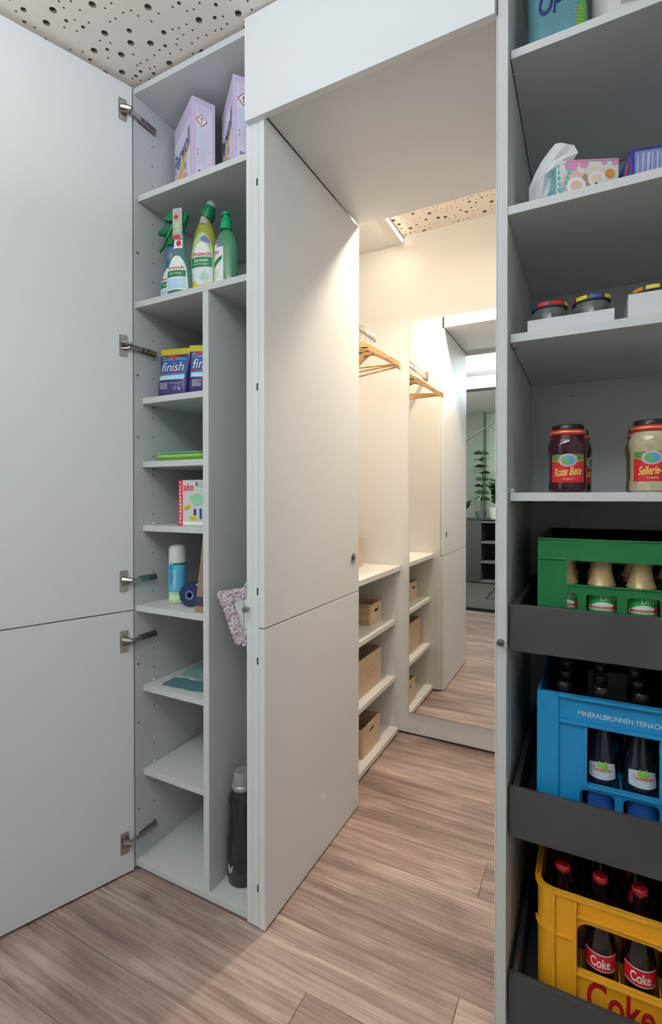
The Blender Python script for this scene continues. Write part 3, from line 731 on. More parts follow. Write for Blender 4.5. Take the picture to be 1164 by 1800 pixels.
poly('sponge_print', mat('print_mint', (.30, .60, .42), .4), t, f, [(.042, .092), (.066, .104), (.092, .094), (.088, .072), (.062, .064), (.050, .074)], .0010)
polys('yellow_flash', YELP, t, f, [[(.020, .046), (.046, .058), (.046, .070), (.020, .058)], rrect(.040, .068, .018, .032, .001)], .0010)
text('NEU', BLACKP, t, f, .024, .043, .053, .063, .0014, rot=.4); text('extra', BLACKP, t, f, .043, .064, .022, .028, .0014)
polys('bottle_print', NAVYP, t, f, [rrect(.056, .066, .034, .054, .002), rrect(.078, .086, .022, .056, .003), rrect(.090, .096, .022, .050, .003)], .0010)
patch('white_foot', WHITE, t, f, .016, .125, .004, .014, .0006, 1, 1)
# towel roll
t = empty('bag_roll', (-1.196, 1.207, .8533), radians(24), label='white, blue and green wrapped bag roll standing upright', cat='roll')
MB().lathe([(.024, 0), (.0275, .003), (.0275, .176), (.024, .184), (.012, .190), (.010, .181)], 32).build('roll', mat('roll_white', (.62, .63, .62), .6, vary=.06, vscale=40), t, smooth=True)
s = cyl(.0278); H_ = pi * .0278
patch('wrapper', mat('print_sky', (.10, .45, .70), .35), t, s, -H_, H_ * .98, .036, .128, .0004, 40, 3)
patch('green_foot', LGREEN, t, s, -H_, H_ * .98, .004, .038, .0006, 40, 2)
patch('green_stripe', GREENP, t, s, -.004, H_ * .9, .126, .133, .0008, 24, 1)
polys('diamond_logo', BLUEP, t, s, [[(-.022, .118), (-.010, .136), (-.004, .118), (-.012, .104)]], .0010)
text('Müllbeutel', WHITE, t, s, .000 - .03, .03, .074, .084, .0012, rot=pi / 2); text('Swirl', NAVYP, t, s, -.030, .006, .078, .090, .0012, rot=pi / 2)
polys('leaf_print', WHITE, t, s, [ell(-.012, .022, .005, .010), ell(0, .020, .003, .012), ell(.010, .022, .005, .009)], .0010)
# navy roll lying with its end towards us
t = empty('bin_bag_roll', (-1.110, 1.172, .8533 + .0375), radians(14), label='dark navy bin bag roll lying with its hollow end forward', cat='roll')
b = MB(); R = .036
ringp = [(R * (1 + .035 * sin(11 * q) + .02 * sin(5 * q)) * cos(q), R * (1 + .035 * sin(11 * q) + .02 * sin(5 * q)) * sin(q)) for q in [2 * pi * i / 44 for i in range(44)]]
b.plate(ringp, [ell(0, 0, .010, .010, 20)], 0, .09); b.build('film', mat('navy_plastic', (.025, .04, .11), .28, bump=.6, bscale=90, vary=.5, vscale=60), t, smooth=True)
MB().plate(ell(0, 0, .0145, .0145, 24), [ell(0, 0, .0092, .0092, 24)], -.0025, -.0001).build('core', mat('blue_grey_core', (.12, .22, .34), .5), t, smooth=True)
MB().plate([(.020, .0355), (.036, .042), (.040, .036), (.026, .0290)], [], -.002, .002).build('loose_flap', TURQ, t)
# leaning cardboard
t = empty('cardboard_pack', (0, 0, .8533), label='narrow brown cardboard pack leaning on the divider', cat='box')
MB().plate([(-1.049, 0), (-1.0065, 0), (-1.0065, .222), (-1.016, .222)], [], 1.128, 1.158).build('carton', mat('brown_card', (.30, .18, .11), .7, vary=.08), t, bevel=.001)
MB().plate([(-1.0468, .020), (-1.006, .020), (-1.006, .048), (-1.0422, .048)], [], 1.1274, 1.1279).build('label_band', mat('dark_band', (.05, .04, .09), .5), t)
# cloths
def cloth(loc, rz, w, d, m, label, layers=2, seed=1):
    t = empty('folded_cloth', loc, radians(rz), label=label, cat='cloth'); rng = random.Random(seed)
    for k in range(layers):
        b = MB(); nx, ny = 18, 10; vs = []; ph = rng.uniform(0, 6)
        for s_ in (0, 1):
            for j in range(ny + 1):
                for i in range(nx + 1):
                    a, c = i / nx - .5, j / ny - .5
                    z = .0045 * k + .0008 + s_ * .0032 + .0009 * sin(14 * a + ph) * cos(11 * c + k) * (k > 0 or s_)
                    vs.append((a * (w - .008 * k) + .002 * sin(20 * c + ph), c * (d - .006 * k) + .002 * sin(15 * a + ph), z))
        N_ = (nx + 1) * (ny + 1); fs = []
        for j in range(ny):
            for i in range(nx):
                q = j * (nx + 1) + i; fs += [(q, q + nx + 1, q + nx + 2, q + 1), (N_ + q, N_ + q + 1, N_ + q + nx + 2, N_ + q + nx + 1)]
        bd = [i for i in range(nx)] + [nx + j * (nx + 1) for j in range(ny)] + [ny * (nx + 1) + nx - i for i in range(nx)] + [(ny - j) * (nx + 1) for j in range(ny)]
        fs += [(bd[i], bd[(i + 1) % len(bd)], N_ + bd[(i + 1) % len(bd)], N_ + bd[i]) for i in range(len(bd))]
        b.add(vs, fs).build('fold', m, t, smooth=True)
cloth((-1.150, 1.205, .5875), 4, .155, .062, mat('teal_cloth', (.075, .17, .19), .9, bump=.6, bscale=800), 'dark teal folded cloth at the front of the lower shelf', 2, 1)
cloth((-1.150, 1.310, .5875), -3, .17, .10, mat('pale_teal_cloth', (.22, .33, .34), .9, bump=.6, bscale=800), 'pale teal folded cloth behind the dark one', 4, 2)
# mop head hanging in the broom compartment
t = empty('mop_head', (0, 1.122, 0), label='lilac and white fluffy mop head with white plate hanging in the broom compartment', cat='mop')
MOPM = mat('mop_lilac', (.58, .46, .55), .95, vary=.25, vscale=120); MOPW = mat('mop_white', (.74, .68, .72), .95, vary=.15, vscale=120)
outer = [(-0.9564, 0.9225), (-0.8465, 0.9424), (-0.8465, 0.7796), (-0.8904, 0.7824)]
inner = [(-0.9085, 0.8999), (-0.8465, 0.9143), (-0.8465, 0.8158), (-0.8588, 0.8294)]
MB().plate(outer, [], .012, .026).build('pad', MOPM, t, bevel=.003)
MB().plate([(-.895, .905), (-.872, .912), (-.862, .905), (-.862, .835), (-.868, .832)], [], .001, .006).build('plate', mat('mop_plate', (.55, .58, .62), .4), t, bevel=.002)
MB().plate([(-.902, .896), (-.885, .918), (-.855, .918), (-.855, .818), (-.862, .818)], [], .006, .0118).build('plate_edge', WHITE, t, bevel=.002)
def inside(p, poly_):
    c = False; j = len(poly_) - 1
    for i in range(len(poly_)):
        if (poly_[i][1] > p[1]) != (poly_[j][1] > p[1]) and p[0] < (poly_[j][0] - poly_[i][0]) * (p[1] - poly_[i][1]) / (poly_[j][1] - poly_[i][1]) + poly_[i][0]: c = not c
        j = i
    return c
rng = random.Random(5)
for nm, mm, cnt in (('pile', MOPM, 700), ('pile', MOPW, 600)):
    b = MB(); k = 0
    while k < cnt:
        p = (rng.uniform(-.958, -.851), rng.uniform(.775, .945))
        if inside(p, outer) and not inside(p, inner):
            b.blob((p[0], rng.uniform(-.001, .012), p[1]), rng.uniform(.0025, .0042), 5, 4, (1, rng.uniform(1, 2), 1)); k += 1
    o = b.build(nm, mm, t, smooth=True); o['kind'] = 'stuff'
MB().tube([(-.875, .016, .935), (-.862, .016, .955), (-.850, .016, .965)], .0025, 6).build('hanging_loop', WHITE, t, smooth=True)
# black bottle
t = empty('detergent_bottle', (-.928, 1.200, .0345), radians(18), label='black detergent bottle with silver-grey cap on the cabinet floor', cat='bottle')
BP = [(.034, 0), (.042, .004), (.045, .02), (.046, .10), (.044, .17), (.040, .22), (.041, .25), (.034, .275), (.024, .288)]
BLK = mat('black_plastic', (.018, .018, .02), .22, coat=.3)
oval_bottle('body', BP, BLK, t, .8)
MB().lathe([(.029, .284), (.030, .296), (.0275, .299)], 28).build('collar', mat('silver_cap', (.33, .34, .37), .3, .3), t, smooth=True)
MB().lathe([(.0255, .299), (.0255, .330), (.022, .337), (.006, .338)], 28).build('cap', mat('silver_cap', (.3, .3, .3)), t, smooth=True)
sb = osurf(BP, .8)
polys('gold_arc', mat('gold_print', (.55, .38, .06), .3, .5), t, sb, [[(-.040, .205), (-.034, .175), (-.028, .155), (-.030, .155), (-.037, .175), (-.043, .205)]], .0012)
polys('grey_crest', GREYP, t, sb, [[(-.036, .052), (-.030, .072), (-.026, .056), (-.014, .070), (-.020, .046), (-.030, .038)]], .0012)

# ================================================================= FOOD CABINET
# packs on top shelf
t = empty('paper_pack', (-.066, 1.245, 2.174), radians(14), label='turquoise and green plastic pack at the left end of the top food shelf', cat='packet')
sf = pouch('film', mat('teal_film', (.13, .30, .34), .3, vary=.3, vscale=15), t, .130, .11, .26, .02)
text('OP', NAVYP, t, sf, -.045, .005, .085, .150, .0015, bold=.02, shear=.3)
polys('green_stripe', mat('leaf_film', (.12, .40, .05), .3), t, sf, [[(.020, .015), (.045, .015), (.052, .10), (.056, .20), (.046, .20), (.036, .10)]], .0015)
polys('orange_mark', ORANGEP, t, sf, [[(-.050, .15), (-.042, .15), (-.030, .185), (-.038, .19)]], .0015)
smallprint(YELP, t, sf, .026, .044, .03, .09, 8, .002, .0012)
t = empty('clear_pack', (.066, 1.250, 2.174), radians(18), label='crumpled transparent white pack with grey script on the top food shelf', cat='packet')
sf = pouch('film', mat('white_film', (.62, .60, .60), .25, vary=.25, vscale=25, bump=.8, bscale=25), t, .125, .12, .22, .0)
text('Zucker', GREYP, t, sf, -.045, .045, .058, .085, .0015, shear=.4, rot=.1); text('extra fein', GREYP, t, sf, -.03, .045, .042, .052, .0015, shear=.4, rot=.1)
t = empty('clear_pack', (.215, 1.250, 2.174), radians(10), label='pale pack right of the crumpled one, at the edge of the picture', cat='packet')
pouch('film', mat('cream_film', (.60, .55, .50), .35, vary=.2, vscale=25), t, .12, .11, .2, .0)
# tissue box
t = empty('tissue_box', (-.060, 1.165, 1.8215), radians(24), label='white floral tissue box with a tissue spilling over its left end', cat='box')
box('carton', mat('tissue_card', (.74, .73, .70), .5), t, 0, .128, 0, .115, 0, .098, .001)
f = front(0)
random.seed(11)
for (cx, cz, rr, m_) in ((.038, .042, .032, mat('print_peach', (.80, .52, .44), .5)), (.080, .056, .028, mat('print_cream', (.78, .66, .52), .5)), (.110, .066, .010, ORANGEP), (.030, .088, .014, PINKP), (.056, .090, .010, PINKP), (.098, .091, .006, PINKP), (.120, .090, .007, PINKP)):
    poly('flower_print', m_, t, f, [(cx + rr * (1 + .08 * cos(8 * q)) * cos(q), min(.0975, cz + rr * (1 + .08 * cos(8 * q)) * sin(q))) for q in [2 * pi * i / 32 for i in range(32)]], .0006)
    if rr > .02: poly('flower_print', WHITE, t, f, ell(cx + .002, cz, rr * .62, rr * .60), .0009)
    if rr > .02: poly('flower_print', m_, t, f, ell(cx + .002, cz, rr * .38, rr * .36), .0012)
polys('seed_print', BLACKP, t, f, [ell(.043 + .005 * cos(q), .030 + .005 * sin(q), .0016, .0016, 8) for q in [i for i in range(6)]] + [ell(.081, .045, .0025, .003, 10)], .0015)
polys('leaf_print', TURQ, t, f, [[(.002 + .004 * i, .012 + .011 * i), (.010 + .004 * i, .014 + .011 * i), (.007 + .004 * i, .022 + .011 * i), (.001 + .004 * i, .018 + .011 * i)] for i in range(6)], .0012)
polys('pink_rim', PINKP, t, f, [[(.024, .0945), (.128, .0945), (.128, .0975), (.024, .0975)]], .0014)
lf = plane((0, .115, 0), (0, -1, 0), (0, 0, 1), (-1, 0, 0))
lines('turquoise_border', TURQ, t, lf, [(.078, .110, .006 + .0125 * i) for i in range(7)], .0008, .008)
lines('turquoise_border', TURQ, t, f, [(.001, .012 - .0012 * i, .006 + .0125 * i) for i in range(7)], .0008, .008)
TIS = mat('tissue_paper', (.80, .80, .82), .8, bump=.3, bscale=60)
def crumple(name, m, parent, prof, seg=12, seed=2, amp=.006):
    rng = random.Random(seed); vs = []
    for (cx, cy, z, a, b_) in prof:
        for i in range(seg):
            q = 2 * pi * i / seg; k = 1 + rng.uniform(-.16, .16) + (.12 if i % 2 else -.06)
            vs.append((cx + a * k * cos(q), cy + b_ * k * sin(q), z + rng.uniform(-amp, amp)))
    n = len(prof); fs = [(j * seg + i, j * seg + (i + 1) % seg, (j + 1) * seg + (i + 1) % seg, (j + 1) * seg + i) for j in range(n - 1) for i in range(seg)]
    fs += [tuple(range(seg - 1, -1, -1)), tuple((n - 1) * seg + i for i in range(seg))]
    return MB().add(vs, fs).build(name, m, parent)
crumple('tissue', TIS, t, [(-.012, .07, .008, .010, .025), (-.016, .07, .04, .016, .04), (-.012, .065, .080, .024, .042), (.008, .055, .108, .034, .038), (.022, .05, .132, .034, .034), (.024, .05, .152, .024, .024), (.020, .05, .162, .010, .012)], 10, 4, .004)
# blue box
t = empty('foil_box', (.076, 1.160, 1.8215), radians(13), label='blue box with pale lilac print and red mark, right of the tissue box', cat='box')
box('carton', mat('blue_card', (.02, .04, .30), .35), t, 0, .24, 0, .19, 0, .074, .001)
f = front(0)
patch('window_print', mat('lilac_grey_print', (.22, .24, .48), .4, vary=.35, vscale=60), t, f, .006, .235, .004, .069, .0005, 1, 1)
b = MB()
rows = []
for i in range(26):
    u = .010 + i * .0085; rows.append([(u, .010), (u + .0022, .010), (u + .003 + .002 * (i % 3), .064), (u + .001, .064)])
polys('streak_print', mat('pale_lilac_print', (.46, .48, .66), .4), t, f, rows, .0009)
l = plane((0, .19, 0), (0, -1, 0), (0, 0, 1), (-1, 0, 0))
polys('red_mark', REDP, t, l, [[(.125, .018), (.150, .022), (.182, .058), (.162, .060)]], .0008)
# glass jars in white tray
def low_jar(loc, rz, label, cols):
    t = empty('glass_jar', loc, radians(rz), label=label, cat='jar', group='low glass jars with colourful lids')
    MB().lathe([(.032, 0), (.0355, .003), (.036, .012), (.0365, .050), (.034, .056)], 40).build('glass', mat('smoky_glass', (.50, .55, .50), .05, trans=.85, spec=.6), t, smooth=True)
    MB().lathe([(.0, .004), (.031, .004), (.032, .042), (.0, .044)], 32, cap=False).build('content', mat('grey_content', (.12, .13, .11), .6, vary=.4, vscale=60), t, smooth=True)
    MB().lathe([(.0365, .0565), (.0372, .058), (.0372, .066), (.0355, .069), (.0, .069)], 40, cap=False).build('lid', mat('dark_lid', (.05, .04, .05), .35), t, smooth=True)
    s = cyl(.0373); L_ = 2 * pi * .0373 / 8
    for i in range(8): patch('lid_stripe', cols[i % len(cols)], t, s, -4 * L_ + i * L_, -4 * L_ + i * L_ + L_ * .8, .060, .0675, .0004, 5, 1)
    for i in range(8): patch('lid_top_stripe', cols[(i + 1) % len(cols)], t, (lambda k: lambda u, v, e: Vector((v * cos(k + u), v * sin(k + u), .069 + e)))(i * pi / 4), 0, .6, .012, .035, .0005, 4, 1)
    return t
BLUL = mat('lid_blue', (.06, .08, .42), .35)
t = empty('cardboard_tray', (0, 0, 1.5565), label='low white card tray holding the two glass jars', cat='tray')
b = MB(); b.box(-.118, .048, 1.165, 1.30, 0, .002); b.box(-.118, .048, 1.165, 1.167, .002, .030); b.box(-.118, .048, 1.298, 1.30, .002, .03); b.box(-.118, -.116, 1.1671, 1.2979, .002, .03); b.box(.046, .048, 1.1671, 1.2979, .002, .03)
b.build('tray', mat('white_card', (.66, .66, .68), .6), t)
low_jar((-.077, 1.212, 1.5588), 10, 'left low glass jar in the white tray', [REDP, YELP, BLUL, REDP])
low_jar((.0065, 1.212, 1.5588), 40, 'right low glass jar in the white tray', [YELP, REDP, YELP, BLUL])
t = empty('cardboard_tray', (0, 0, 1.5565), label='taller white card tray at the right of the jar shelf', cat='tray')
b = MB(); b.box(.072, .26, 1.165, 1.33, 0, .002); b.box(.072, .26, 1.165, 1.167, .002, .052); b.box(.072, .26, 1.328, 1.33, .002, .052); b.box(.072, .074, 1.1671, 1.3279, .002, .052); b.box(.258, .26, 1.1671, 1.3279, .002, .052)
b.build('tray', MATS['white_card'], t)
for x, lb in ((.1165, 'low jar with yellow and green lid in the taller tray, nearer the cabinet side'), (.197, 'low jar in the taller tray at the picture edge')):
    low_jar((x, 1.215, 1.5588), 25, lb, [YELP, LGREEN, ORANGEP, YELP])

# pickle jars
def pickle_jar(loc, rz, label, word, content, lid_top=True, front_row=True):
    t = empty('preserve_jar', loc, radians(rz), label=label, cat='jar', group='preserve jars')
    P = [(.034, 0), (.0385, .004), (.0395, .012), (.0385, .022), (.0375, .030), (.0375, .075), (.0385, .085), (.0405, .095), (.0400, .108), (.036, .120), (.0335, .124), (.0335, .132)]
    MB().lathe([(0, .0)] + P + [(0, .132)], 44, cap=False).build('glass', content, t, smooth=True)
    MB().lathe([(.0355, .1255), (.0365, .127), (.0368, .131), (.0365, .136), (.0345, .138)], 40, cap=True).build('lid', mat('red_lid', (.55, .02, .03), .3, coat=.3), t, smooth=True)
    MB().lathe([(.0370, .1305), (.0374, .1315), (.0374, .1325), (.0370, .1335)], 40, cap=False).build('gold_ring', mat('gold_line', (.75, .45, .15), .3, .3), t, smooth=True)
    MB().lathe([(.0330, .1385), (.0330, .146), (.031, .149), (.0, .149)], 36, cap=True).build('lid_top', mat('black_lid', (.015, .013, .015), .3), t, smooth=True)
    s = cyl(.0378)
    patch('label', mat('label_leaf', (.12, .24, .06), .4, vary=.6, vscale=140), t, s, -.036, .036, .064, .083, .0008, 20, 2)
    patch('label', REDP, t, s, -.036, .036, .022, .066, .0010, 24, 3, top=lambda a: .064 + .006 * (2 * a - 1) ** 2)
    lines('gold_edge', YELP, t, s, [(-.036 + .006 * i, -.036 + .006 * (i + 1), .0645 + .006 * ((2 * (i + .5) / 12 - 1) ** 2)) for i in range(12)], .0014, .0012)
    polys('emblem_ring', mat('print_cream_red', (.75, .55, .50), .4), t, s, [ell(0, .070, .0185, .0140)], .0016)
    polys('emblem_sky', mat('print_emblem_blue', (.10, .35, .60), .4), t, s, [ell(0, .070, .0140, .0105)], .0020)
    polys('emblem_hill', mat('print_emblem_green', (.16, .42, .10), .4), t, s, [[(-.013, .068), (-.009, .076), (-.004, .077), (.000, .071), (.006, .066), (-.004, .061)]], .0023)
    polys('emblem_dots', REDP, t, s, [ell(.0163 * cos(q), .070 + .0123 * sin(q), .0009, .0009, 6) for q in [2 * pi * i / 22 for i in range(22)]], .0023)
    u0, u1 = (-.028, .028) if len(word) < 10 else (-.024, .040)
    wv = lambda a: .004 * a
    text(word, mat('print_gold', (.85, .58, .14), .4), t, s, u0, u1, .0345, .0525, .0020, bold=.025, shear=.3, wave=wv)
    text('Kugeln', WHITE, t, s, -.009, .010, .0275, .0310, .0020)
    return t
BEET = mat('beet_glass', (.040, .004, .014), .08, coat=.6, vary=.6, vscale=60)
CEL = mat('celery_glass', (.50, .43, .28), .12, coat=.6, vary=.3, vscale=110)
CUC = mat('cucumber_glass', (.16, .10, .025), .1, coat=.6, vary=.5, vscale=50)
pickle_jar((-.0395, 1.226, 1.2100), 3, 'beetroot jar with red label in the front row', 'Rote Bete', BEET)
pickle_jar((-.030, 1.335, 1.2100), 75, 'beetroot jar standing behind the front beetroot jar', 'Rote Bete', BEET)
pickle_jar((.118, 1.226, 1.2100), -2, 'pale celery salad jar with red label in the front row', 'Sellerie-Salat', CEL)
pickle_jar((.118, 1.345, 1.2100), 60, 'brown-green pickle jar behind the celery jar', 'Gurken', CUC)

# ================================================================= CRATES
CX = .0645; CW = .322; CD = .40; CY = 1.172
def crate(name_label, z, h, m, front_spec, fl_=.006, Rc=0):
    t = empty('bottle_crate', (CX, CY, z), label=name_label, cat='crate', group='bottle crates on the pull-out drawers')
    hw = CW / 2; th = .006
    fr, ribs = front_spec
    for y0, nm in ((0, 'front_wall'), (CD - th, 'rear_wall')):
        MB().plate(fr['outer'], fr['holes'], y0 + .003, y0 + th + .003 - (.006 if y0 else 0)).build(nm, m, t, bevel=.0006, bseg=1)
    for sx, nm in ((-1, 'side_wall'), (1, 'side_wall')):
        hh = [rrect(CD / 2 - .055, CD / 2 + .055, h - .075, h - .040, .012)]
        ca = max(.004, Rc)
        MB().plate([(ca, 0), (CD - ca, 0), (CD - ca, h - .004), (ca, h - .004)], hh, sx * (hw - th), sx * hw, lambda u, v, t_: (t_, u, v)).build(nm, m, t, bevel=.0006, bseg=1)
    box('crate_floor', m, t, -hw + th, hw - th, th, CD - th, fl_ - .004, fl_, 0)
    if Rc:
        for sx in (-1, 1):
            for y0, sy in ((.003 + Rc, -1), (CD + .003 - Rc, 1)):
                cm = MB()
                def arc(r0, r1, za, zb):
                    o_ = [(sx * (hw - Rc + r1 * cos(pi / 2 * k / 8)), y0 + sy * r1 * sin(pi / 2 * k / 8)) for k in range(9)]
                    i_ = [(sx * (hw - Rc + r0 * cos(pi / 2 * k / 8)), y0 + sy * r0 * sin(pi / 2 * k / 8)) for k in range(8, -1, -1)]
                    cm.plate(o_ + i_, [], za, zb, lambda u, v, t_: (u, v, t_))
                arc(Rc - th, Rc, 0, h - .001); arc(Rc - th, Rc + .006, h - .0085, h)
                if sy < 0: arc(Rc - .001, Rc + .005, .1895, .1935)
                cm.build('rounded_corner', m, t, smooth=True)

        rs = MB()
        for sx in (-1, 1): rs.box(min(sx * hw, sx * (hw + .006)), max(sx * hw, sx * (hw + .006)), Rc + .003, CD - Rc, h - .0085, h)
        rs.build('rim', m, t, bevel=.001)
    dv = MB(); hd = max(h * .40, fl_ + .05)
    for k in (-1, 0, 1): dv.box(k * .073 - .0012, k * .073 + .0012, th + .004, CD - th - .001, fl_, hd)
    for k in range(1, 5): dv.box(-hw + th, hw - th, k * CD / 5 - .0012, k * CD / 5 + .0012, fl_, hd - .001)
    dv.build('divider_grid', m, t)
    rb = MB()
    for (u0, u1, v0, v1, pr_) in ribs: rb.box(u0, u1, -pr_ + .003, .0031, v0, v1)
    rb.build('ribs', m, t, bevel=.0012)
    return t
GRN = mat('green_crate', (.012, .16, .045), .45, bump=.1, bscale=300)
BLU = mat('blue_crate', (.015, .24, .52), .4, bump=.1, bscale=300)
YEL = mat('yellow_crate', (.82, .38, .018), .42, bump=.1, bscale=300)
hw = CW / 2
# green
zg, hg_ = .8745, .236
w_ = [(-.1035, -.0825), (-.0655, -.0095), (.0095, .0655), (.0825, .1035)]
holes = [rrect(-.1035, .1035, 1.013 - zg, 1.064 - zg, [.001, .001, .012, .012])] + [rrect(a, b_, .03, .9935 - zg, .006) for a, b_ in w_]
ct = crate('green plastic crate with gold-necked bottles in the upper drawer', zg, hg_, GRN,
    ({'outer': [(-hw, 0), (hw, 0), (hw, hg_), (-hw, hg_)], 'holes': holes},
     [(-hw + .001, hw - .001, hg_ - .003, hg_, .0025), (-hw - .0015, -.1045, .193 - .003, .193, .0035), (.1045, hw + .0015, .193 - .003, .193, .0035), (-.1035, .1035, 1.010 - zg, 1.013 - zg, .003)]))
g = front(.003)
b = MB()
for i in range(7):
    for j in range(4):
        b.box(-.012 + i * .0045, -.0098 + i * .0045, .0022, .0031, .204 + j * .0055, .2062 + j * .0055)
for i in range(8): b.box(-.150 + i * .0042, -.1485 + i * .0042, .0022, .0031, .160, .184)
for i in range(2): b.box(-.14, -.124, .0022, .0031, .206 + i * .009, .2075 + i * .009)
b.box(-.138, -.118, .0022, .0031, .150, .1512); b.box(-.13, -.122, .0022, .0031, .216, .219)
b.build('moulded_marks', GRN, ct)
# blue
zb, hb_ = .4685, .3075
holes = [rrect(-.0625, .0655, .5935 - zb, .7145 - zb, .002), rrect(-.076, -.012, .015, .578 - zb, [.002, .002, .010, .010]), rrect(.004, .066, .015, .578 - zb, [.002, .002, .010, .010]), rrect(.076, .118, .02, .578 - zb, .006)]
cb = crate('blue plastic mineral water crate with white lettering in the middle drawer', zb, hb_, BLU,
    ({'outer': [(-hw, 0), (hw, 0), (hw, hb_), (-hw, hb_)], 'holes': holes},
     [(-hw, -.1175, 0.001, hb_, .006), (.1175, hw, .001, hb_, .006),
      (-.1174, .1174, hb_ - .006, hb_, .010), (-.1174, .1174, .7155 - zb, .7225 - zb, .009), (-.0685, -.0630, .5885 - zb, .7154 - zb, .006), (.066, .0715, .5885 - zb, .7154 - zb, .006),
      (-.0629, .0659, .5875 - zb, .5930 - zb, .009), (-.011, .003, .015, .587 - zb, .002)]), .014)
text('MINERALBRUNNEN TEINACH GMBH', mat('crate_lettering', (.62, .70, .76), .5), cb, g, -.080, .108, .7345 - zb, .7450 - zb, .0006, bold=.005)
b = MB()
for i in range(4):
    for j in range(6): b.box(-.148 + i * .0062, -.1462 + i * .0062, -.0038, -.0029, .262 + j * .006, .2636 + j * .006)
b.build('moulded_marks', BLU, cb)
# yellow
zy, hy = .0585, .2865
holes = [rrect(-.0805, .0805, .190 - zy, .292 - zy, [.002, .002, .022, .022])]
RCY = .034
cy_ = crate('yellow plastic crate with cola bottles in the lowest drawer', zy, hy, YEL,
    ({'outer': [(-hw + RCY, 0), (hw - RCY, 0), (hw - RCY, hy), (-hw + RCY, hy)], 'holes': holes},
     [(-hw + RCY, hw - RCY, hy - .0085, hy, .006), (-hw + RCY - .002, -hw + RCY + .003, .002, hy - .0090, .007), (-.0870, -.0815, .002, hy - .0090, .010), (.0815, .0870, .002, hy - .0090, .010),
      (-.0814, .0814, .305 - zy, .310 - zy, .009), (-.0814, .0814, .184 - zy, .190 - zy, .011), (-hw + RCY + .0031, -.0871, .1895, .1935, .0055), (.0871, hw - RCY, .1895, .1935, .0055)]), .040, RCY)
text('Coke', mat('crate_red', (.48, .01, .02), .4), cy_, g, -.062, .062, .108 - zy, .178 - zy, .0006, bold=.02)

# bottles
BG = mat('cola_glass', (.012, .006, .006), .06, coat=.8)
def cola(label):
    t = empty('cola_bottle', label=label, cat='bottle', group='cola bottles in the yellow crate')
    P = [(.024, 0), (.0285, .003), (.0295, .012), (.0290, .040), (.0268, .060), (.0272, .075), (.0300, .095), (.0300, .130), (.0270, .150), (.0200, .175), (.0150, .198), (.0128, .222), (.0125, .262), (.0145, .264), (.0145, .272), (.0128, .273)]
    MB().lathe([(0, 0)] + P + [(0, .273)], 32, cap=False).build('glass', BG, t, smooth=True)
    k = MB(); n = 21; k.lathe([(.0150, .268), (.0158, .2695), (.0152, .276), (.0125, .2795), (.0, .2805)], n, cap=False); k.build('crown_cap', mat('cap_red', (.45, .01, .02), .3, coat=.4), t, smooth=True)
    s = cyl(.0302)
    patch('label_edge', WHITE, t, s, -.036, .036, .0915, .1275, .0003, 20, 1)
    patch('label', mat('label_red', (.60, .01, .02), .35), t, s, -.036, .036, .0935, .1255, .0006, 20, 1)
    text('Coke', WHITE, t, s, -.020, .018, .0990, .1200, .0010, bold=.02)
    text('0,33', WHITE, t, s, .021, .028, .0960, .0990, .0010)
    s = cyl(rfun(P)); patch('neck_label', MATS['label_red'], t, s, -.020, .020, .1935, .2180, .0005, 14, 3, top=lambda a: .218 - .004 * (2 * a - 1) ** 2)
    text('Coke', WHITE, t, s, -.009, .009, .201, .211, .0010, bold=.01, shear=.2)
    return t
WG = mat('water_glass', (.010, .014, .025), .07, coat=.6)
def water(label):
    t = empty('water_bottle', label=label, cat='bottle', group='mineral water bottles in the blue crate')
    P = [(.030, 0), (.0325, .004), (.033, .02), (.033, .110), (.0300, .135), (.0245, .165), (.0195, .200), (.0160, .235), (.0135, .270), (.0135, .300)]
    MB().lathe([(0, 0)] + P + [(0, .300)], 32, cap=False).build('glass', WG, t, smooth=True)
    MB().lathe([(.0138, .286), (.0150, .287), (.0150, .304), (.0138, .306), (0, .306)], 24, cap=False).build('screw_cap', mat('black_cap', (.012, .012, .015), .3, coat=.4), t, smooth=True)
    for z in (.225, .245, .262): MB().lathe([(rfun(P)(z) + .0002, z - .002), (rfun(P)(z) + .0014, z), (rfun(P)(z), z + .002)], 24, cap=False).build('neck_ring', WG, t, smooth=True)
    s = cyl(rfun(P))
    patch('shoulder_label', mat('label_cool_white', (.50, .58, .68), .4), t, s, -.028, .028, .121, .148, .0006, 18, 4, top=lambda a: .148 + .005 * sin(pi * a), bot=lambda a: .121 - .002 * sin(pi * a))
    polys('label_crest', mat('crest_green', (.22, .45, .06), .4), t, s, [[(-.012, .144), (-.006, .156), (0, .150), (.006, .157), (.012, .144), (.002, .136)]], .0012)
    text('Teinacher', REDP, t, s, -.019, .019, .1345, .1425, .0014, bold=.01)
    lines('small_print', GREYP, t, s, [(-.015, .012, .128), (-.010, .014, .125)], .0012, .0010)
    s2_ = cyl(.0331); patch('body_label', mat('label_blue', (.02, .09, .35), .4), t, s2_, -.032, .032, .030, .095, .0005, 16, 1)
    return t
GG = mat('brown_glass', (.05, .022, .006), .08, coat=.6)
GOLD = mat('gold_foil', (.46, .33, .16), .35, .25, bump=.5, bscale=120)
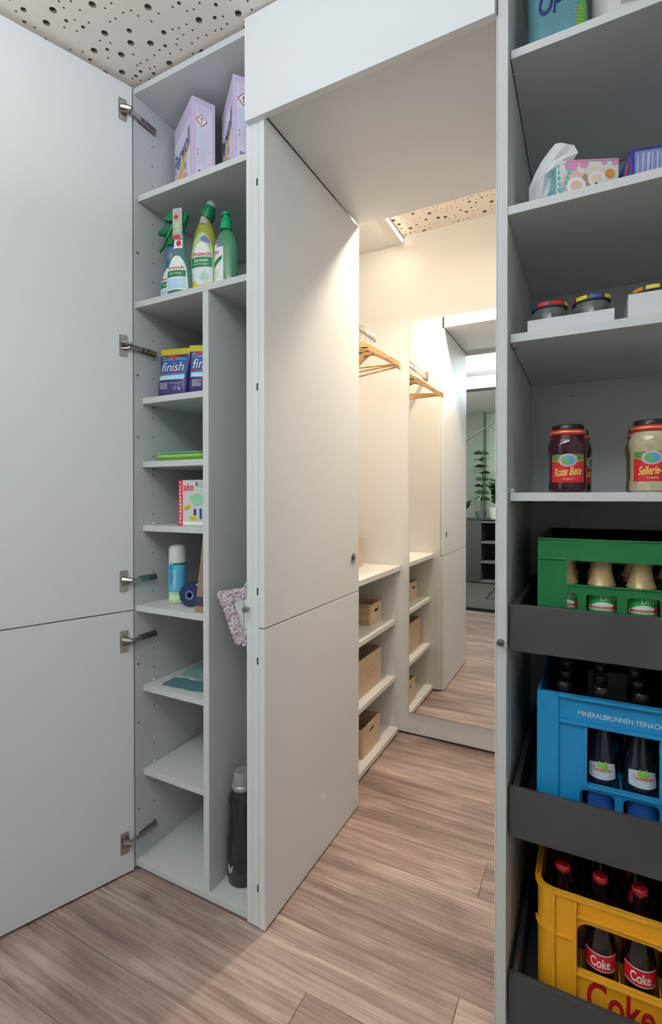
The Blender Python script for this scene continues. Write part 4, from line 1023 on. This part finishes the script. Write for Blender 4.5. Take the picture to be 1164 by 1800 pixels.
def juice(label):
    t = empty('beer_bottle', label=label, cat='bottle', group='gold-necked bottles in the green crate')
    P = [(.028, 0), (.0315, .004), (.032, .02), (.032, .116), (.0290, .126), (.0245, .137), (.0205, .150), (.0185, .168), (.0178, .190), (.0172, .212)]
    MB().lathe([(0, 0)] + P + [(0, .212)], 32, cap=False).build('glass', GG, t, smooth=True)
    f_ = rfun(P)
    MB().lathe([(f_(z) + .0008, z) for z in (.130, .138, .146, .154, .162, .170, .180, .190, .200, .212)] + [(.0, .2135)], 32, cap=False).build('foil_neck', GOLD, t, smooth=True)
    s = cyl(.0322)
    patch('label', mat('label_vivid_green', (.02, .42, .08), .35), t, s, -.030, .030, .050, .118, .0005, 18, 4)
    patch('label_white_arc', WHITE, t, s, -.028, .030, .080, .098, .0008, 18, 2, top=lambda a: .086 + .011 * sin(pi * a))
    text('DINK', WHITE, t, s, -.004, .030, .1000, .1120, .0012)
    patch('red_ribbon', REDP, t, s, -.026, .024, .0825, .0875, .0011, 14, 1); text('ACKERMANN', WHITE, t, s, -.02, .016, .0835, .0865, .0015)
    polys('red_seal', REDP, t, s, [ell(.024, .086, .0055, .0065)], .0012)
    return t
ROWS = ['front', 'second', 'third']; COLS = ['leftmost', 'second from left', 'third from left', 'rightmost']
def fill(make, what, crate_, z, y0, dy, rot=0, nrow=3, lift=.0065):
    proto = None
    for r_ in range(nrow):
        for c_ in range(4):
            x = CX + (c_ - 1.5) * .073; lab = f'{what}, {crate_} crate, {ROWS[r_]} row, {COLS[c_]}'
            loc = (x, y0 + r_ * dy, z + lift); a = radians(rot + random.uniform(-10, 12) * (r_ > 0))
            if proto is None: proto = make(lab); proto.location = loc; proto.rotation_euler[2] = a
            else: dup(proto, loc, a, lab)
fill(cola, 'cola bottle with red label', 'yellow', zy, CY + .047, .078, 2, 3, .0405)
fill(water, 'dark mineral water bottle with white shoulder label', 'blue', zb, CY + .047, .078, 6, 3, .0145)
fill(juice, 'brown bottle with gold neck foil', 'green', zg, CY + .047, .078, 4)

# ================================================================= SEEN IN THE MIRROR: sideboard, plants, chair leg
DK = mat('dark_grey_sideboard', (.075, .072, .072), .5); DKI = mat('dark_interior', (.035, .035, .03), .6); DKE = mat('grey_edge', (.16, .16, .155), .4)
sb_ = empty('sideboard', (-1.31, -2.30, 0), label='dark grey sideboard with open shelves behind the glass partition, seen in the mirror', cat='sideboard')
box('cupboard', DK, sb_, -.62, 0, -.40, 0, .01, .875)
box('side_panel', DK, sb_, 1.10, 1.12, -.40, 0, .01, .875); box('back_panel', DKI, sb_, 0, 1.10, -.40, -.38, .01, .875, 0)
for z in (.84, .555, .28, .01): box('shelf', DKE, sb_, .0005, 1.0995, -.3795, 0, z, z + .022)
box('top', DKI, sb_, -.62, 1.12, -.40, .004, .8755, .893)
LEAF = mat('leaf_dark', (.03, .085, .03), .35, vary=.4, vscale=10); STEM = mat('stem', (.08, .12, .04), .6)
def leaf(b, base, d, L, W, droop=.3):
    d = Vector(d).normalized(); side = d.cross(Vector((0, 0, 1))); side = side.normalized() if side.length > .01 else Vector((1, 0, 0)); side = Matrix.Rotation(rg.uniform(-1.3, 1.3), 3, d) @ side
    P = [];  n = 5
    for i in range(n + 1):
        f_ = i / n; c = Vector(base) + d * L * f_ + Vector((0, 0, -droop * L * f_ * f_)); wv_ = W * sin(pi * (f_ * .92 + .04)); P += [c - side * wv_, c + Vector((0, 0, -.08 * W)), c + side * wv_]
    b.add(P, [(i * 3 + k, i * 3 + k + 1, i * 3 + k + 4, i * 3 + k + 3) for i in range(n) for k in (0, 1)])
def plant(name, loc, label, pot, pr0, pr1, ph, kind, rng):
    t = empty(name, loc, label=label, cat='plant', group='potted plants on the sideboard')
    MB().lathe([(pr0, 0), (pr1, ph), (pr1 - .008, ph), (pr1 - .012, ph - .02), (0, ph - .02)], 28, cap=False).build('pot', pot, t, smooth=True)
    b = MB(); s_ = MB()
    if kind == 'zz':
        for k in range(14):
            a = rng.uniform(0, 2 * pi); tl = rng.uniform(.12, .4); H = rng.uniform(.28, .48)
            pts = [(cos(a) * tl * .7 * H * f_ * f_, sin(a) * tl * .7 * H * f_ * f_, ph - .03 + H * f_) for f_ in [i / 7 for i in range(8)]]
            s_.tube(pts, [.006 - .0005 * i for i in range(8)], 6)
            for i in range(2, 8):
                for q in (-1, 1): leaf(b, pts[i], (cos(a + q * 1.3), sin(a + q * 1.3), .6), .085, .022)
    elif kind == 'tall':
        pts = [(.02 * sin(3 * f_), .01 * f_, ph - .03 + .85 * f_) for f_ in [i / 9 for i in range(10)]]; s_.tube(pts, [.010 - .0006 * i for i in range(10)], 6)
        for i in range(2, 10):
            for q in range(4): a = q * 1.57 + i * .8; leaf(b, pts[i], (cos(a), sin(a), .75), .15, .040, .5)
    else:
        for k in range(16):
            a = rng.uniform(0, 2 * pi); leaf(b, (0, 0, ph - .03), (cos(a) * .6, sin(a) * .6, rng.uniform(.6, 1.4)), rng.uniform(.22, .36), .030, .35)
    if s_.v: s_.build('stem', STEM, t, smooth=True)
    b.build('foliage', LEAF, t, smooth=True)
rg = random.Random(9)
WPOT = mat('white_pot', (.62, .62, .58), .4); GPOT = mat('grey_pot', (.12, .13, .14), .5)
plant('potted_plant', (-1.12, -2.40, .8935), 'glossy small-leaved plant in a white pot on the sideboard', WPOT, .075, .10, .16, 'zz', rg)
plant('potted_plant', (-1.36, -2.56, .8935), 'tall leafy plant in a dark pot in the middle of the sideboard', GPOT, .06, .08, .10, 'tall', rg)
plant('potted_plant', (-1.62, -2.42, .8935), 'spiky strap-leaved plant in a dark pot at the left of the sideboard', GPOT, .06, .085, .10, 'spiky', rg)
plant('potted_plant', (-.72, -2.46, .8935), 'glossy plant in a dark pot at the far end of the sideboard', GPOT, .07, .09, .12, 'zz', rg)
struct('wall_front.001', mat('pillar_paint', (.26, .29, .25), .8), -2.05, -1.42, YB + .001, YB + .25, 0, CZ - .001, 'dull grey-green pillar behind the plants')
t = empty('stool', (-.60, -1.25, 0), label='dark stool on splayed thin legs behind the glass, its leg seen in the mirror', cat='stool')
MB().lathe([(.02, .44), (.17, .445), (.18, .46), (.17, .485), (.02, .49)], 32).build('seat', mat('black_fabric', (.02, .02, .022), .9), t, smooth=True)
for q in (pi, pi + 2.1, pi - 2.1): MB().tube([(cos(q) * .12, sin(q) * .12, .445), (cos(q) * .46, sin(q) * .46, .0)], .013, 8).build('leg', METALD, t, smooth=True)
MB().tube([(-2.25, -.9, 1.20), (-.3, -.9, 2.40)], .006, 8).build('brace_rod', METALD, tag(empty('bracing_rod', (0, 0, 0), label='thin dark slanting rod in front of the pale hall wall', cat='rod')), smooth=True)
